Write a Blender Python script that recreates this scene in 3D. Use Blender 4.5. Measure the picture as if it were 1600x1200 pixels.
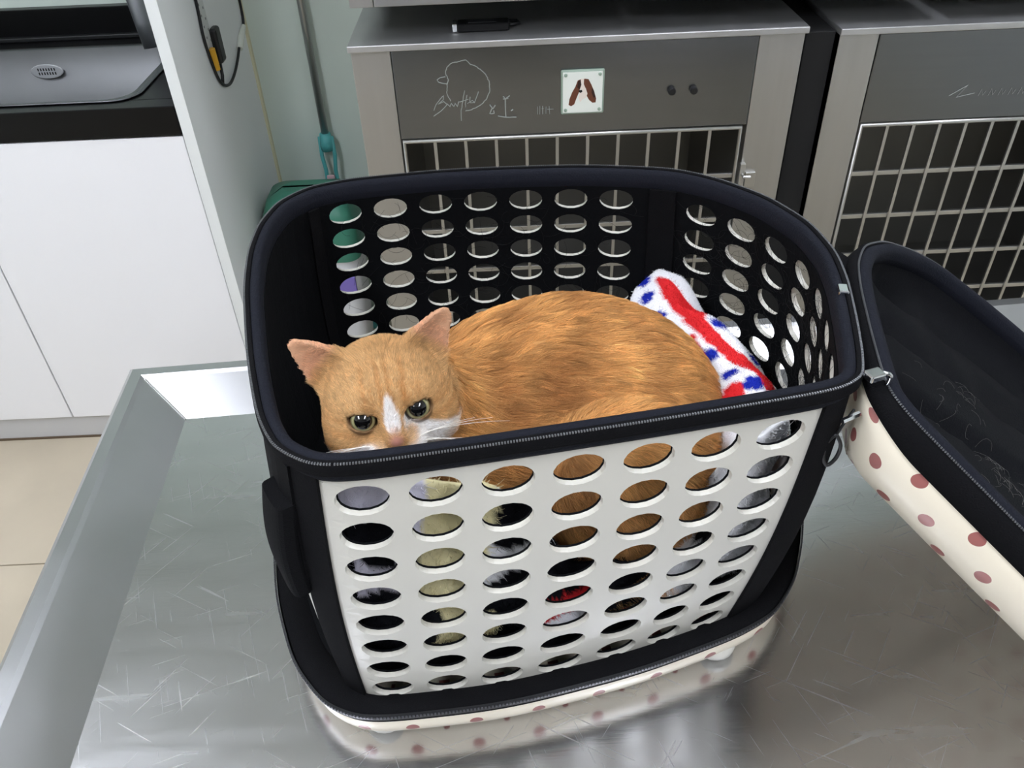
import bpy, bmesh, math, random
import numpy as np
from mathutils import Vector, Matrix, noise as mnoise

random.seed(7)
RNG = np.random.default_rng(11)
scene = bpy.context.scene
COL = scene.collection
for o in list(bpy.data.objects):
    bpy.data.objects.remove(o)

# ------------------------------------------------------------------ camera
F_PX, PITCH, ROLL, CAM_H = 1290.0, math.radians(38.9), math.radians(2.5), 1.58
fwd = Vector((0, math.cos(PITCH), -math.sin(PITCH)))
right0 = Vector((1, 0, 0))
up0 = right0.cross(fwd)
cam_r = right0 * math.cos(ROLL) - up0 * math.sin(ROLL)
cam_u = up0 * math.cos(ROLL) + right0 * math.sin(ROLL)
cam_data = bpy.data.cameras.new('camera')
cam_data.sensor_width = 36.0
cam_data.lens = F_PX / 1600 * 36
cam_data.clip_start = 0.02
cam = bpy.data.objects.new('camera', cam_data)
COL.objects.link(cam)
m = Matrix((cam_r, cam_u, -fwd)).transposed().to_4x4()
m.translation = (0, 0, CAM_H)
cam.matrix_world = m
scene.camera = cam

# ------------------------------------------------------------------ world, exposure
world = bpy.data.worlds.new('world')
scene.world = world
world.use_nodes = True
world.node_tree.nodes['Background'].inputs[0].default_value = (0.8, 0.9, 1.0, 1)
world.node_tree.nodes['Background'].inputs[1].default_value = 0.15
vs = scene.view_settings
vs.view_transform = 'Standard'
vs.look = 'None'
vs.exposure = 1.12
vs.gamma = 1.0
vs.use_curve_mapping = False
LAMP_POWER = 13.0      # emission strength of the ceiling diffusers
CEIL = 2.7

# ------------------------------------------------------------------ helpers
def srgb(r, g, b):
    def f(c):
        c /= 255.0
        return c / 12.92 if c <= 0.04045 else ((c + 0.055) / 1.055) ** 2.4
    return (f(r), f(g), f(b))

MATS = {}
def mat(name, col, rough=0.5, metal=0.0, spec=0.5, bump=0.0, bscale=80.0, var=0.0, vscale=6.0,
        stretch=(1, 1, 1), rvar=0.0, coat=0.0, trans=0.0, attr=None, emit=None, sheen=0.0, detail=4.0):
    if name in MATS:
        return MATS[name]
    mt = bpy.data.materials.new(name)
    mt.use_nodes = True
    nt = mt.node_tree
    N, L = nt.nodes, nt.links
    b = N['Principled BSDF']
    c = (*col, 1)
    b.inputs['Base Color'].default_value = c
    b.inputs['Roughness'].default_value = rough
    b.inputs['Metallic'].default_value = metal
    b.inputs['Specular IOR Level'].default_value = spec
    b.inputs['Coat Weight'].default_value = coat
    b.inputs['Transmission Weight'].default_value = trans
    if sheen:
        b.inputs['Sheen Weight'].default_value = sheen
        b.inputs['Sheen Roughness'].default_value = 0.5
    if emit:
        b.inputs['Emission Color'].default_value = (*emit[0], 1)
        b.inputs['Emission Strength'].default_value = emit[1]
    if attr:
        a = N.new('ShaderNodeAttribute')
        a.attribute_name = attr
        L.new(a.outputs['Color'], b.inputs['Base Color'])
    if bump or var or rvar:
        tc = N.new('ShaderNodeTexCoord')
        mp = N.new('ShaderNodeMapping')
        mp.inputs['Scale'].default_value = stretch
        L.new(tc.outputs['Object'], mp.inputs['Vector'])
    if var and not attr:
        n1 = N.new('ShaderNodeTexNoise')
        n1.inputs['Scale'].default_value = vscale
        n1.inputs['Detail'].default_value = detail
        L.new(mp.outputs[0], n1.inputs['Vector'])
        r1 = N.new('ShaderNodeValToRGB')
        r1.color_ramp.elements[0].position = 0.3
        r1.color_ramp.elements[1].position = 0.7
        r1.color_ramp.elements[0].color = (*[x * (1 - var) for x in col], 1)
        r1.color_ramp.elements[1].color = (*[min(1, x * (1 + var)) for x in col], 1)
        L.new(n1.outputs['Fac'], r1.inputs['Fac'])
        L.new(r1.outputs['Color'], b.inputs['Base Color'])
    if rvar:
        n2 = N.new('ShaderNodeTexNoise')
        n2.inputs['Scale'].default_value = vscale * 2.3
        n2.inputs['Detail'].default_value = 6
        L.new(mp.outputs[0], n2.inputs['Vector'])
        mr = N.new('ShaderNodeMapRange')
        mr.inputs['From Min'].default_value = 0.3
        mr.inputs['From Max'].default_value = 0.7
        mr.inputs['To Min'].default_value = max(0.02, rough - rvar)
        mr.inputs['To Max'].default_value = rough + rvar
        L.new(n2.outputs['Fac'], mr.inputs['Value'])
        L.new(mr.outputs[0], b.inputs['Roughness'])
    if bump:
        n3 = N.new('ShaderNodeTexNoise')
        n3.inputs['Scale'].default_value = bscale
        n3.inputs['Detail'].default_value = 3
        L.new(mp.outputs[0], n3.inputs['Vector'])
        bp = N.new('ShaderNodeBump')
        bp.inputs['Strength'].default_value = bump
        bp.inputs['Distance'].default_value = 0.002
        L.new(n3.outputs['Fac'], bp.inputs['Height'])
        L.new(bp.outputs[0], b.inputs['Normal'])
    MATS[name] = mt
    return mt

def dots_mat(name, base, dot, px, py, r, rough=0.3):
    """cream plastic printed with staggered round dots, UV in metres"""
    if name in MATS:
        return MATS[name]
    mt = bpy.data.materials.new(name)
    mt.use_nodes = True
    N, L = mt.node_tree.nodes, mt.node_tree.links
    b = N['Principled BSDF']
    b.inputs['Roughness'].default_value = rough
    uv = N.new('ShaderNodeUVMap')
    uv.uv_map = 'UVMap'
    def vm(op, a, bb):
        n = N.new('ShaderNodeVectorMath')
        n.operation = op
        L.new(a, n.inputs[0])
        if bb is not None:
            n.inputs[1].default_value = bb
        return n
    dists = []
    for off in ((0, 0, 0), (px / 2, py / 2, 0)):
        a = vm('ADD', uv.outputs[0], off)
        d = vm('DIVIDE', a.outputs[0], (px, py, 1))
        f = vm('FRACTION', d.outputs[0], None)
        s = vm('SUBTRACT', f.outputs[0], (0.5, 0.5, 0))
        k = vm('MULTIPLY', s.outputs[0], (px, py, 0))
        ln = vm('LENGTH', k.outputs[0], None)
        dists.append(ln.outputs['Value'])
    mn = N.new('ShaderNodeMath'); mn.operation = 'MINIMUM'
    L.new(dists[0], mn.inputs[0]); L.new(dists[1], mn.inputs[1])
    lt = N.new('ShaderNodeMath'); lt.operation = 'LESS_THAN'
    L.new(mn.outputs[0], lt.inputs[0]); lt.inputs[1].default_value = r
    mx = N.new('ShaderNodeMix'); mx.data_type = 'RGBA'
    L.new(lt.outputs[0], mx.inputs[0])
    mx.inputs[6].default_value = (*base, 1)
    mx.inputs[7].default_value = (*dot, 1)
    L.new(mx.outputs[2], b.inputs['Base Color'])
    MATS[name] = mt
    return mt

def tag(o, label=None, cat=None, group=None, kind=None):
    if label: o['label'] = label
    if cat: o['category'] = cat
    if group: o['group'] = group
    if kind: o['kind'] = kind
    return o

def empty(name, loc=(0, 0, 0), rz=0.0):
    o = bpy.data.objects.new(name, None)
    o.empty_display_size = 0.05
    COL.objects.link(o)
    o.location = loc
    o.rotation_euler = (0, 0, rz)
    return o

class MB:
    """collects geometry and builds ONE mesh object"""
    def __init__(s):
        s.v, s.f, s.uv = [], [], []
    def add(s, vs_, fs, uvs=None):
        k = len(s.v)
        s.v += [tuple(p) for p in vs_]
        s.f += [tuple(i + k for i in f) for f in fs]
        s.uv += list(uvs) if uvs is not None else [(0, 0)] * len(vs_)
        return s
    def box(s, x0, x1, y0, y1, z0, z1):
        vs_ = [(x, y, z) for z in (z0, z1) for y in (y0, y1) for x in (x0, x1)]
        return s.add(vs_, [(0, 2, 3, 1), (4, 5, 7, 6), (0, 1, 5, 4), (2, 6, 7, 3), (0, 4, 6, 2), (1, 3, 7, 5)])
    def obox(s, c, ax, ay, az, hx, hy, hz):
        c, ax, ay, az = Vector(c), Vector(ax).normalized(), Vector(ay).normalized(), Vector(az).normalized()
        vs_ = [c + ax * (sx * hx) + ay * (sy * hy) + az * (sz * hz) for sz in (-1, 1) for sy in (-1, 1) for sx in (-1, 1)]
        return s.add(vs_, [(0, 2, 3, 1), (4, 5, 7, 6), (0, 1, 5, 4), (2, 6, 7, 3), (0, 4, 6, 2), (1, 3, 7, 5)])
    def tube(s, pts, r, n=8, closed=False):
        pts = [Vector(p) for p in pts]
        m_ = len(pts)
        rs = r if isinstance(r, (list, tuple)) else [r] * m_
        prev = None
        base = len(s.v)
        vs_ = []
        for i, p in enumerate(pts):
            a = pts[(i - 1) % m_] if (closed or i > 0) else p
            b = pts[(i + 1) % m_] if (closed or i < m_ - 1) else p
            t = (b - a).normalized()
            if prev is None:
                ref = Vector((0, 0, 1)) if abs(t.z) < 0.9 else Vector((1, 0, 0))
                u = t.cross(ref).normalized()
            else:
                u = (prev - t * prev.dot(t)).normalized()
            prev = u
            w = t.cross(u)
            for k in range(n):
                an = 2 * math.pi * k / n
                vs_.append(p + (u * math.cos(an) + w * math.sin(an)) * rs[i])
        fs = []
        for i in range(m_ if closed else m_ - 1):
            j = (i + 1) % m_
            for k in range(n):
                k2 = (k + 1) % n
                fs.append((i * n + k, j * n + k, j * n + k2, i * n + k2)[::-1])
        if not closed:
            fs.append(tuple(range(n)))
            fs.append(tuple((m_ - 1) * n + k for k in range(n))[::-1])
        return s.add(vs_, fs)
    def lathe(s, prof, c=(0, 0, 0), n=24, axis=None):
        c = Vector(c)
        az = Vector(axis or (0, 0, 1)).normalized()
        ref = Vector((1, 0, 0)) if abs(az.x) < 0.9 else Vector((0, 1, 0))
        ax = (ref - az * ref.dot(az)).normalized()
        ay = az.cross(ax)
        vs_, fs = [], []
        for r, z in prof:
            for k in range(n):
                a = 2 * math.pi * k / n
                vs_.append(c + az * z + ax * (r * math.cos(a)) + ay * (r * math.sin(a)))
        for i in range(len(prof) - 1):
            for k in range(n):
                k2 = (k + 1) % n
                fs.append((i * n + k, i * n + k2, (i + 1) * n + k2, (i + 1) * n + k))
        fs.append(tuple(range(n))[::-1])
        fs.append(tuple((len(prof) - 1) * n + k for k in range(n)))
        return s.add(vs_, fs)
    def grid(s, P, closed_u=False, flip=False, uvs=None):
        """P[i][j] array of points"""
        nu, nv = len(P), len(P[0])
        vs_ = [p for row in P for p in row]
        fs = []
        for i in range(nu if closed_u else nu - 1):
            i2 = (i + 1) % nu
            for j in range(nv - 1):
                q = (i * nv + j, i2 * nv + j, i2 * nv + j + 1, i * nv + j + 1)
                fs.append(q[::-1] if flip else q)
        return s.add(vs_, fs, [t for row in uvs for t in row] if uvs is not None else None)
    def prism(s, poly, d):
        """poly: 3D points, d: extrusion vector"""
        d = Vector(d)
        n = len(poly)
        vs_ = [Vector(p) for p in poly] + [Vector(p) + d for p in poly]
        fs = [tuple(range(n))[::-1], tuple(range(n, 2 * n))]
        fs += [(i, (i + 1) % n, n + (i + 1) % n, n + i) for i in range(n)]
        return s.add(vs_, fs)
    def build(s, name, mt, parent=None, smooth=False, bevel=0.0, bseg=2, cols=None, solid=0.0, fix=True, wn=False):
        me = bpy.data.meshes.new(name)
        me.from_pydata(s.v, [], s.f)
        me.validate()
        if fix:
            bm = bmesh.new()
            bm.from_mesh(me)
            bmesh.ops.recalc_face_normals(bm, faces=bm.faces)
            bm.to_mesh(me)
            bm.free()
        if any(t != (0, 0) for t in s.uv):
            ul = me.uv_layers.new(name='UVMap')
            uva = np.array(s.uv, dtype=np.float32)
            li = np.zeros(len(me.loops), dtype=np.int32)
            me.loops.foreach_get('vertex_index', li)
            ul.data.foreach_set('uv', uva[li].ravel())
        if cols is not None:
            ca = me.color_attributes.new('col', 'FLOAT_COLOR', 'POINT')
            c4 = np.ones((len(s.v), 4), dtype=np.float32)
            c4[:, :3] = cols
            ca.data.foreach_set('color', c4.ravel())
        me.materials.append(mt)
        if smooth:
            me.polygons.foreach_set('use_smooth', [True] * len(me.polygons))
        me.update()
        o = bpy.data.objects.new(name, me)
        COL.objects.link(o)
        if parent is not None:
            o.parent = parent
            o.matrix_parent_inverse = parent_inv(parent)
        if solid:
            md = o.modifiers.new('solid', 'SOLIDIFY'); md.thickness = solid; md.offset = 0
        if bevel:
            md = o.modifiers.new('bevel', 'BEVEL'); md.width = bevel; md.segments = bseg
            md.limit_method = 'ANGLE'; md.angle_limit = math.radians(40)
        return o

def parent_inv(p):
    """world coordinates stay as given: the inverse of the parent's chain of plain locations"""
    M = Matrix.Identity(4)
    q = p
    chain = []
    while q is not None:
        chain.append(q); q = q.parent
    for q in reversed(chain):
        L_ = Matrix.Translation(q.location) @ q.rotation_euler.to_matrix().to_4x4()
        M = M @ q.matrix_parent_inverse @ L_
    return M.inverted()

def hair(name, P, cols, rad, mt, parent, kind=None):
    """P: (n,k,3) strand points, cols (n,3), rad (n,k) -> one hair-curves object"""
    n, k = P.shape[:2]
    hc = bpy.data.hair_curves.new(name)
    hc.add_curves([k] * n)
    hc.position_data.foreach_set('vector', np.ascontiguousarray(P.reshape(-1), dtype=np.float32))
    ra = hc.attributes.get('radius') or hc.attributes.new('radius', 'FLOAT', 'POINT')
    ra.data.foreach_set('value', np.ascontiguousarray(rad.reshape(-1), dtype=np.float32))
    c4 = np.ones((n, 4), dtype=np.float32)
    c4[:, :3] = cols
    ca = hc.attributes.new('col', 'FLOAT_COLOR', 'CURVE')
    ca.data.foreach_set('color', c4.ravel())
    hc.materials.append(mt)
    o = bpy.data.objects.new(name, hc)
    COL.objects.link(o)
    o.parent = parent
    o.matrix_parent_inverse = parent_inv(parent)
    if kind:
        o['kind'] = kind
    return o

def vnoise(P, scale, seed=0.0):
    """cheap smooth noise for (n,3) arrays, about -1..1"""
    q = P * scale + seed
    s = np.zeros(len(P))
    rr = np.random.default_rng(int(seed * 10) + 5)
    for _ in range(6):
        d = rr.normal(size=3)
        ph = rr.uniform(0, 6.28)
        s += np.sin(q @ d + ph + 0.8 * np.sin(q @ rr.normal(size=3) + ph * 2))
    return s / 3.2

# ------------------------------------------------------------------ materials
M_steel = mat('brushed_steel', (0.60, 0.605, 0.61), 0.34, 1.0, bump=0.02, bscale=90, var=0.03, vscale=4, stretch=(1, 1, 14), rvar=0.02)
M_steel_v = mat('brushed_steel_stile', (0.54, 0.535, 0.52), 0.42, 1.0, bump=0.02, bscale=90, var=0.03, vscale=3, stretch=(14, 14, 1), rvar=0.02)
M_header = mat('brushed_steel_header', (0.20, 0.207, 0.215), 0.26, 1.0, bump=0.015, bscale=90, var=0.02, vscale=3, stretch=(1, 1, 30), rvar=0.012)
M_bar = mat('grille_steel', (0.58, 0.575, 0.55), 0.40, 1.0)
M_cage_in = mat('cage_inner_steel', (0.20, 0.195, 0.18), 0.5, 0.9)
M_table = mat('table_steel', (0.65, 0.652, 0.66), 0.24, 1.0, bump=0.03, bscale=45, var=0.04, vscale=3.5, stretch=(1, 7, 1), rvar=0.04, detail=6)
M_tside = mat('table_slope_steel', (0.56, 0.565, 0.575), 0.33, 1.0, bump=0.03, bscale=45, var=0.05, vscale=5, rvar=0.03)
M_white = mat('white_laminate', srgb(247, 247, 249), 0.35, spec=0.4)
M_wing = mat('white_panel', srgb(235, 238, 236), 0.45, spec=0.3)
M_black = mat('black_gloss', srgb(8, 8, 9), 0.3, spec=0.25)
M_blackm = mat('black_plastic', srgb(18, 19, 21), 0.45)
M_dark = mat('dark_void', srgb(8, 8, 8), 0.9)
M_chrome = mat('chrome', (0.75, 0.77, 0.79), 0.12, 1.0)
M_green = mat('pale_green_paint', srgb(214, 226, 216), 0.6, var=0.03, vscale=2)
M_floor = mat('floor_concrete', srgb(196, 184, 162), 0.5, var=0.10, vscale=3, bump=0.1, bscale=40, detail=8)
M_joint = mat('floor_joint', srgb(120, 108, 92), 0.8)
M_ceil = mat('ceiling_paint', srgb(235, 236, 234), 0.8)
M_plain = mat('wall_paint', srgb(222, 226, 222), 0.7)
M_lamp = mat('lamp_diffuser', (0.9, 0.9, 0.9), 0.5, emit=((1.0, 1.04, 1.16), LAMP_POWER))
M_cream = mat('cream_plastic', srgb(208, 205, 194), 0.38, var=0.02, vscale=8)
M_fabric = mat('black_fabric', srgb(15, 15, 17), 0.9, spec=0.12, bump=0.5, bscale=700)
M_navy = mat('navy_padding', srgb(24, 26, 34), 0.85, spec=0.18, bump=0.5, bscale=500)
M_lining = mat('black_lining', srgb(13, 14, 16), 0.95, spec=0.1, bump=0.5, bscale=300)
M_lidlin = mat('lid_lining_fabric', srgb(9, 10, 14), 0.8, spec=0.15, bump=0.4, bscale=500)
M_teeth = mat('zipper_teeth_metal', (0.22, 0.225, 0.235), 0.4, 0.7)
M_dots = dots_mat('dotted_cream', srgb(240, 230, 208), srgb(160, 98, 92), 0.062, 0.044, 0.0066)
M_fur = mat('fur', (0.5, 0.3, 0.1), 0.55, spec=0.25, attr='col')
M_skin = mat('cat_skin', (0.5, 0.3, 0.1), 0.75, spec=0.2, attr='col')
M_plush = mat('plush_pile', (0.8, 0.8, 0.8), 0.8, spec=0.1, attr='col')

def add_scratches(mt):
    N, L = mt.node_tree.nodes, mt.node_tree.links
    b = N['Principled BSDF']
    tc = N.new('ShaderNodeTexCoord')
    prev = None
    for ang, sx, sy in ((.5, 9, 420), (-.35, 8, 360), (1.2, 10, 500), (2.2, 9, 450)):
        mr_ = N.new('ShaderNodeMapping'); mr_.inputs['Rotation'].default_value = (0, 0, ang)
        L.new(tc.outputs['Object'], mr_.inputs['Vector'])
        mp = N.new('ShaderNodeMapping'); mp.inputs['Scale'].default_value = (sx, sy, 1)
        L.new(mr_.outputs[0], mp.inputs['Vector'])
        nz = N.new('ShaderNodeTexNoise'); nz.inputs['Scale'].default_value = 1.0; nz.inputs['Detail'].default_value = 1.0
        L.new(mp.outputs[0], nz.inputs['Vector'])
        rm = N.new('ShaderNodeMapRange'); rm.inputs['From Min'].default_value = .70; rm.inputs['From Max'].default_value = .80
        L.new(nz.outputs['Fac'], rm.inputs['Value'])
        if prev is None:
            prev = rm.outputs[0]
        else:
            mx = N.new('ShaderNodeMath'); mx.operation = 'MAXIMUM'
            L.new(prev, mx.inputs[0]); L.new(rm.outputs[0], mx.inputs[1]); prev = mx.outputs[0]
    old = b.inputs['Roughness'].links[0].from_socket
    ma = N.new('ShaderNodeMath'); ma.operation = 'MULTIPLY_ADD'
    L.new(prev, ma.inputs[0]); ma.inputs[1].default_value = .12; L.new(old, ma.inputs[2])
    L.new(ma.outputs[0], b.inputs['Roughness'])
    bo = N.new('ShaderNodeBump'); bo.inputs['Strength'].default_value = .035; bo.inputs['Distance'].default_value = .0004
    L.new(prev, bo.inputs['Height'])
    L.new(b.inputs['Normal'].links[0].from_socket, bo.inputs['Normal'])
    L.new(bo.outputs[0], b.inputs['Normal'])
add_scratches(M_table)
# ------------------------------------------------------------------ room shell
X0, X1, Y0, Y1 = -2.3, 2.1, -1.9, 2.36
def struct(name, mb, mt, parent=None, **k):
    o = mb.build(name, mt, parent, **k)
    if parent is None:
        o['kind'] = 'structure'
    return o
flo = struct('floor', MB().box(X0, X1, Y0, Y1, -0.08, -0.006), M_joint)
SL = 1.1
slab_me = None
ys = [1.335 + SL * k for k in range(-3, 1)]
xs = [-2.85 + SL * k for k in range(5)]
for y in ys:
    for x in xs:
        if slab_me is None:
            o = MB().box(0.002, SL - 0.002, 0.002, SL - 0.002, -0.03, 0).build('floor_slab', M_floor, flo, bevel=0.0015)
            slab_me = o.data
        else:
            o = bpy.data.objects.new('floor_slab', slab_me)
            COL.objects.link(o); o.parent = flo
        o.location = (x, y, 0)
struct('wall_back', MB().box(X0, X1, Y1, Y1 + 0.1, -0.05, CEIL), M_green)
struct('wall_left', MB().box(X0 - 0.1, X0, Y0, Y1, -0.05, CEIL), M_plain)
struct('wall_right', MB().box(X1, X1 + 0.1, Y0, Y1, -0.05, CEIL), M_plain)
struct('wall_front', MB().box(X0, X1, Y0 - 0.1, Y0, -0.05, CEIL), mat('wall_paint_grey', srgb(128, 130, 132), 0.7))
struct('ceiling', MB().box(X0 - 0.1, X1 + 0.1, Y0 - 0.1, Y1 + 0.1, CEIL, CEIL + 0.1), M_ceil)

def ceiling_lamp(x, y, lx, ly, label):
    t = empty('ceiling_lamp', (x, y, CEIL))
    tag(t, label, 'ceiling lamp', 'ceiling lamps')
    f = MB()
    w = 0.025
    f.box(x - lx, x + lx, y - ly, y - ly + w, CEIL - 0.05, CEIL).box(x - lx, x + lx, y + ly - w, y + ly, CEIL - 0.05, CEIL)
    f.box(x - lx, x - lx + w, y - ly, y + ly, CEIL - 0.05, CEIL).box(x + lx - w, x + lx, y - ly, y + ly, CEIL - 0.05, CEIL)
    f.build('lamp_frame', M_white, t)
    MB().box(x - lx + w, x + lx - w, y - ly + w, y + ly - w, CEIL - 0.035, CEIL - 0.005).build('diffuser', M_lamp, t)
ceiling_lamp(0.88, 1.36, 0.16, 0.32, 'white ceiling lamp above the right end of the table')
ceiling_lamp(-1.42, 0.70, 0.2, 0.3, 'white ceiling lamp above the sink cabinet')
ceiling_lamp(-1.0, -0.45, 0.18, 0.6, 'white ceiling lamp behind the table on the left')
ceiling_lamp(0.8, -0.55, 0.16, 0.6, 'white ceiling lamp behind the table on the right')

# ------------------------------------------------------------------ examination table
T = 0.80
tab = empty('examination_table', (0.0, 0.55, 0.0))
tag(tab, 'stainless steel examination table with raised sloping rim under the pet carrier', 'table')
YAW = math.radians(3.6)
TC = Vector((-0.478, 0.918))          # far-left inner corner of the flat top
def tp(u, v, z):                      # u to the right along the back edge, v towards the camera
    return (TC.x + u * math.cos(YAW) + v * math.sin(YAW), TC.y + u * math.sin(YAW) - v * math.cos(YAW), z)
TL, TW = 1.42, 0.72
def ring(off, z):
    return [tp(-off, -off, z), tp(TL + off, -off, z), tp(TL + off, TW + off, z), tp(-off, TW + off, z)]
MB().add([*ring(0.0, T), *ring(0.0, T - 0.004)], [(0, 1, 2, 3), (4, 5, 6, 7)]).build('table_top', M_table, tab)
R_in = ring(0.066, T + 0.030)
R0 = ring(0.0, T)
for i in range(4):
    j = (i + 1) % 4
    MB().add([R0[i], R0[j], R_in[j], R_in[i]], [(0, 1, 2, 3)]).build('slope', M_tside, tab)
    rim = MB()
    ro = [ring(0.066, T + 0.030), ring(0.072, T + 0.0335), ring(0.088, T + 0.0335), ring(0.096, T + 0.027), ring(0.097, T - 0.03), ring(0.085, T - 0.032)]
    rim.grid([[r[i] for r in ro], [r[j] for r in ro]])
    rim.build('rim', M_tside, tab, smooth=False)
for i in range(4):
    a, b = Vector(R0[i]), Vector(R_in[i])
    MB().tube([a + Vector((0, 0, 0.0006)), b + Vector((0, 0, 0.0006))], 0.0012, 6).build('weld_seam', M_bar, tab)
ap = MB()
r1, r2 = ring(-0.04, T - 0.004), ring(-0.04, T - 0.08)
ap.add([*r1, *r2], [(0, 1, 5, 4), (1, 2, 6, 5), (2, 3, 7, 6), (3, 0, 4, 7)]).build('apron', M_steel, tab)
for (u, v) in ((0.06, 0.06), (TL - 0.06, 0.06), (TL - 0.06, TW - 0.06), (0.06, TW - 0.06)):
    p = tp(u, v, 0)
    MB().tube([(p[0], p[1], 0.0), (p[0], p[1], T - 0.004)], 0.02, 14).build('leg', M_steel, tab, smooth=True)

# ------------------------------------------------------------------ steel cages
def cage(x0, x1, z0, z1, yf, label, nb, rails, full=True, group='stainless steel animal cages', header=0.195, stile_l=0.085, stile_r=0.097):
    c = empty('animal_cage', ((x0 + x1) / 2, yf, z0))
    tag(c, label, 'cage', group)
    yb = Y1 - 0.01
    gx0, gx1 = x0 + stile_l, x1 - stile_r
    hz = z1 - 0.014 - header
    MB().box(x0 - 0.004, x1 + 0.004, yf - 0.012, yb, z1 - 0.014, z1).build('top_plate', mat('brushed_steel_top', (0.62, 0.62, 0.62), 0.5, 1.0, var=0.05, vscale=6, rvar=0.03), c, bevel=0.002)
    MB().box(x0, x0 + 0.004, yf + 0.002, yb, z0, z1 - 0.014).build('side_panel', M_steel_v, c)
    MB().box(x1 - 0.004, x1, yf + 0.002, yb, z0, z1 - 0.014).build('side_panel', M_steel_v, c)
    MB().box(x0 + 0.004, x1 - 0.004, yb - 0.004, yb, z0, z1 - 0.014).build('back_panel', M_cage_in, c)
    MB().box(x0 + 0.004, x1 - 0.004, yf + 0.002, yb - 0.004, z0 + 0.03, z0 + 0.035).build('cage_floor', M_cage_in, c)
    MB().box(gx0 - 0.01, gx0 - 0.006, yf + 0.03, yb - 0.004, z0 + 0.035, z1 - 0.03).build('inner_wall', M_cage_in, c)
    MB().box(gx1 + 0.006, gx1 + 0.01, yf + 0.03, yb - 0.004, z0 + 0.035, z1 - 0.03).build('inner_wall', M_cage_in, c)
    MB().box(x0, gx0 - 0.0015, yf, yf + 0.03, z0, z1 - 0.014).build('stile', M_steel_v, c, bevel=0.0015)
    MB().box(gx1 + 0.0015, x1, yf, yf + 0.03, z0, z1 - 0.014).build('stile', M_steel_v, c, bevel=0.0015)
    MB().box(gx0, gx1, yf - 0.002, yf + 0.03, hz, z1 - 0.0155).build('header_panel', M_header, c, bevel=0.002)
    MB().box(gx0, gx1, yf, yf + 0.03, z0, z0 + 0.05).build('sill', M_steel, c, bevel=0.0015)
    d = MB()
    dz0, dz1 = z0 + 0.06, hz - 0.006
    d.tube([(gx0 + 0.006, yf, dz0), (gx1 - 0.012, yf, dz0), (gx1 - 0.012, yf, dz1), (gx0 + 0.006, yf, dz1)], 0.006, 8, closed=True)
    door = d.build('cage_door', M_bar, c, smooth=True)
    bx = [gx0 + 0.006 + (gx1 - gx0 - 0.018) * (i + 1) / nb for i in range(nb - 1)]
    bar_me = None
    for x in bx:
        if bar_me is None:
            b = MB().box(-0.0035, 0.0035, yf - 0.0025, yf + 0.0025, dz0, dz1).build('bar', M_bar, door)
            bar_me = b.data
        else:
            b = bpy.data.objects.new('bar', bar_me)
            COL.objects.link(b); b.parent = door; b.matrix_parent_inverse = parent_inv(door)
        b.location = (x, 0, 0)
    for rz in rails:
        MB().box(gx0 + 0.006, gx1 - 0.012, yf + 0.0025, yf + 0.0105, rz - 0.006, rz + 0.005).build('rail', M_bar, door, bevel=0.001)
    return c, gx0, gx1, hz, door

YF = 1.80
cA, gx0, gx1, hz, doorA = cage(-0.31, 0.65, 0.17, 1.058, YF, 'steel cage with dog plaque and etched duck emblem behind the carrier', 11, [0.726, 0.612, 0.50, 0.38, 0.28])
cB, *_r = cage(0.725, 1.70, 0.17, 1.050, YF, 'steel cage to the right of the dark gap behind the open lid', 13, [0.716, 0.604, 0.495, 0.385, 0.285])
for c_, x0_, x1_ in ((cA, -0.31, 0.65), (cB, 0.725, 1.70)):
    for x in (x0_ + 0.06, x1_ - 0.06):
        for y in (YF + 0.08, Y1 - 0.1):
            MB().lathe([(0.02, 0), (0.022, 0.02), (0.03, 0.05), (0.012, 0.07), (0.012, 0.17)], (x, y, 0), 12).build('foot', M_blackm, c_, smooth=True)
# upper tier
cU1, *_q = cage(-0.298, 0.302, 1.128, 1.75, YF + 0.005, 'upper small steel cage standing on the cage with the dog plaque', 9, [1.30, 1.42], header=0.12, stile_l=0.05, stile_r=0.05)
cU2, *_q = cage(0.328, 0.93, 1.128, 1.75, YF + 0.005, 'upper small steel cage bridging the dark gap between the lower cages', 9, [1.30, 1.42], header=0.12, stile_l=0.05, stile_r=0.05)
cU3, *_q = cage(0.956, 1.66, 1.128, 1.75, YF + 0.005, 'upper steel cage above the right-hand lower cage', 10, [1.30, 1.42], header=0.12, stile_l=0.05, stile_r=0.05)
for c_, xs_ in ((cU1, (-0.26, 0.26)), (cU2, (0.37, 0.60)), (cU3, (1.0, 1.62))):
    for x in xs_:
        for y in (YF + 0.32, Y1 - 0.1):
            MB().lathe([(0.016, 0), (0.018, 0.02), (0.012, 0.03), (0.012, 0.073)], (x, y, 1.0585), 12).build('foot', M_blackm, c_, smooth=True)

fb = MB().box(0.6555, 0.7195, YF + 0.012, Y1 - 0.02, 0.0, 1.04).build('gap_shade_block', mat('gap_shade_black', srgb(10, 10, 11), 0.8), None, bevel=0.002)  # added black block, stands in for the deep shade between the cages
tag(fb, 'tall black block added as painted shade in the gap between the two lower cages', 'board')
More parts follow.
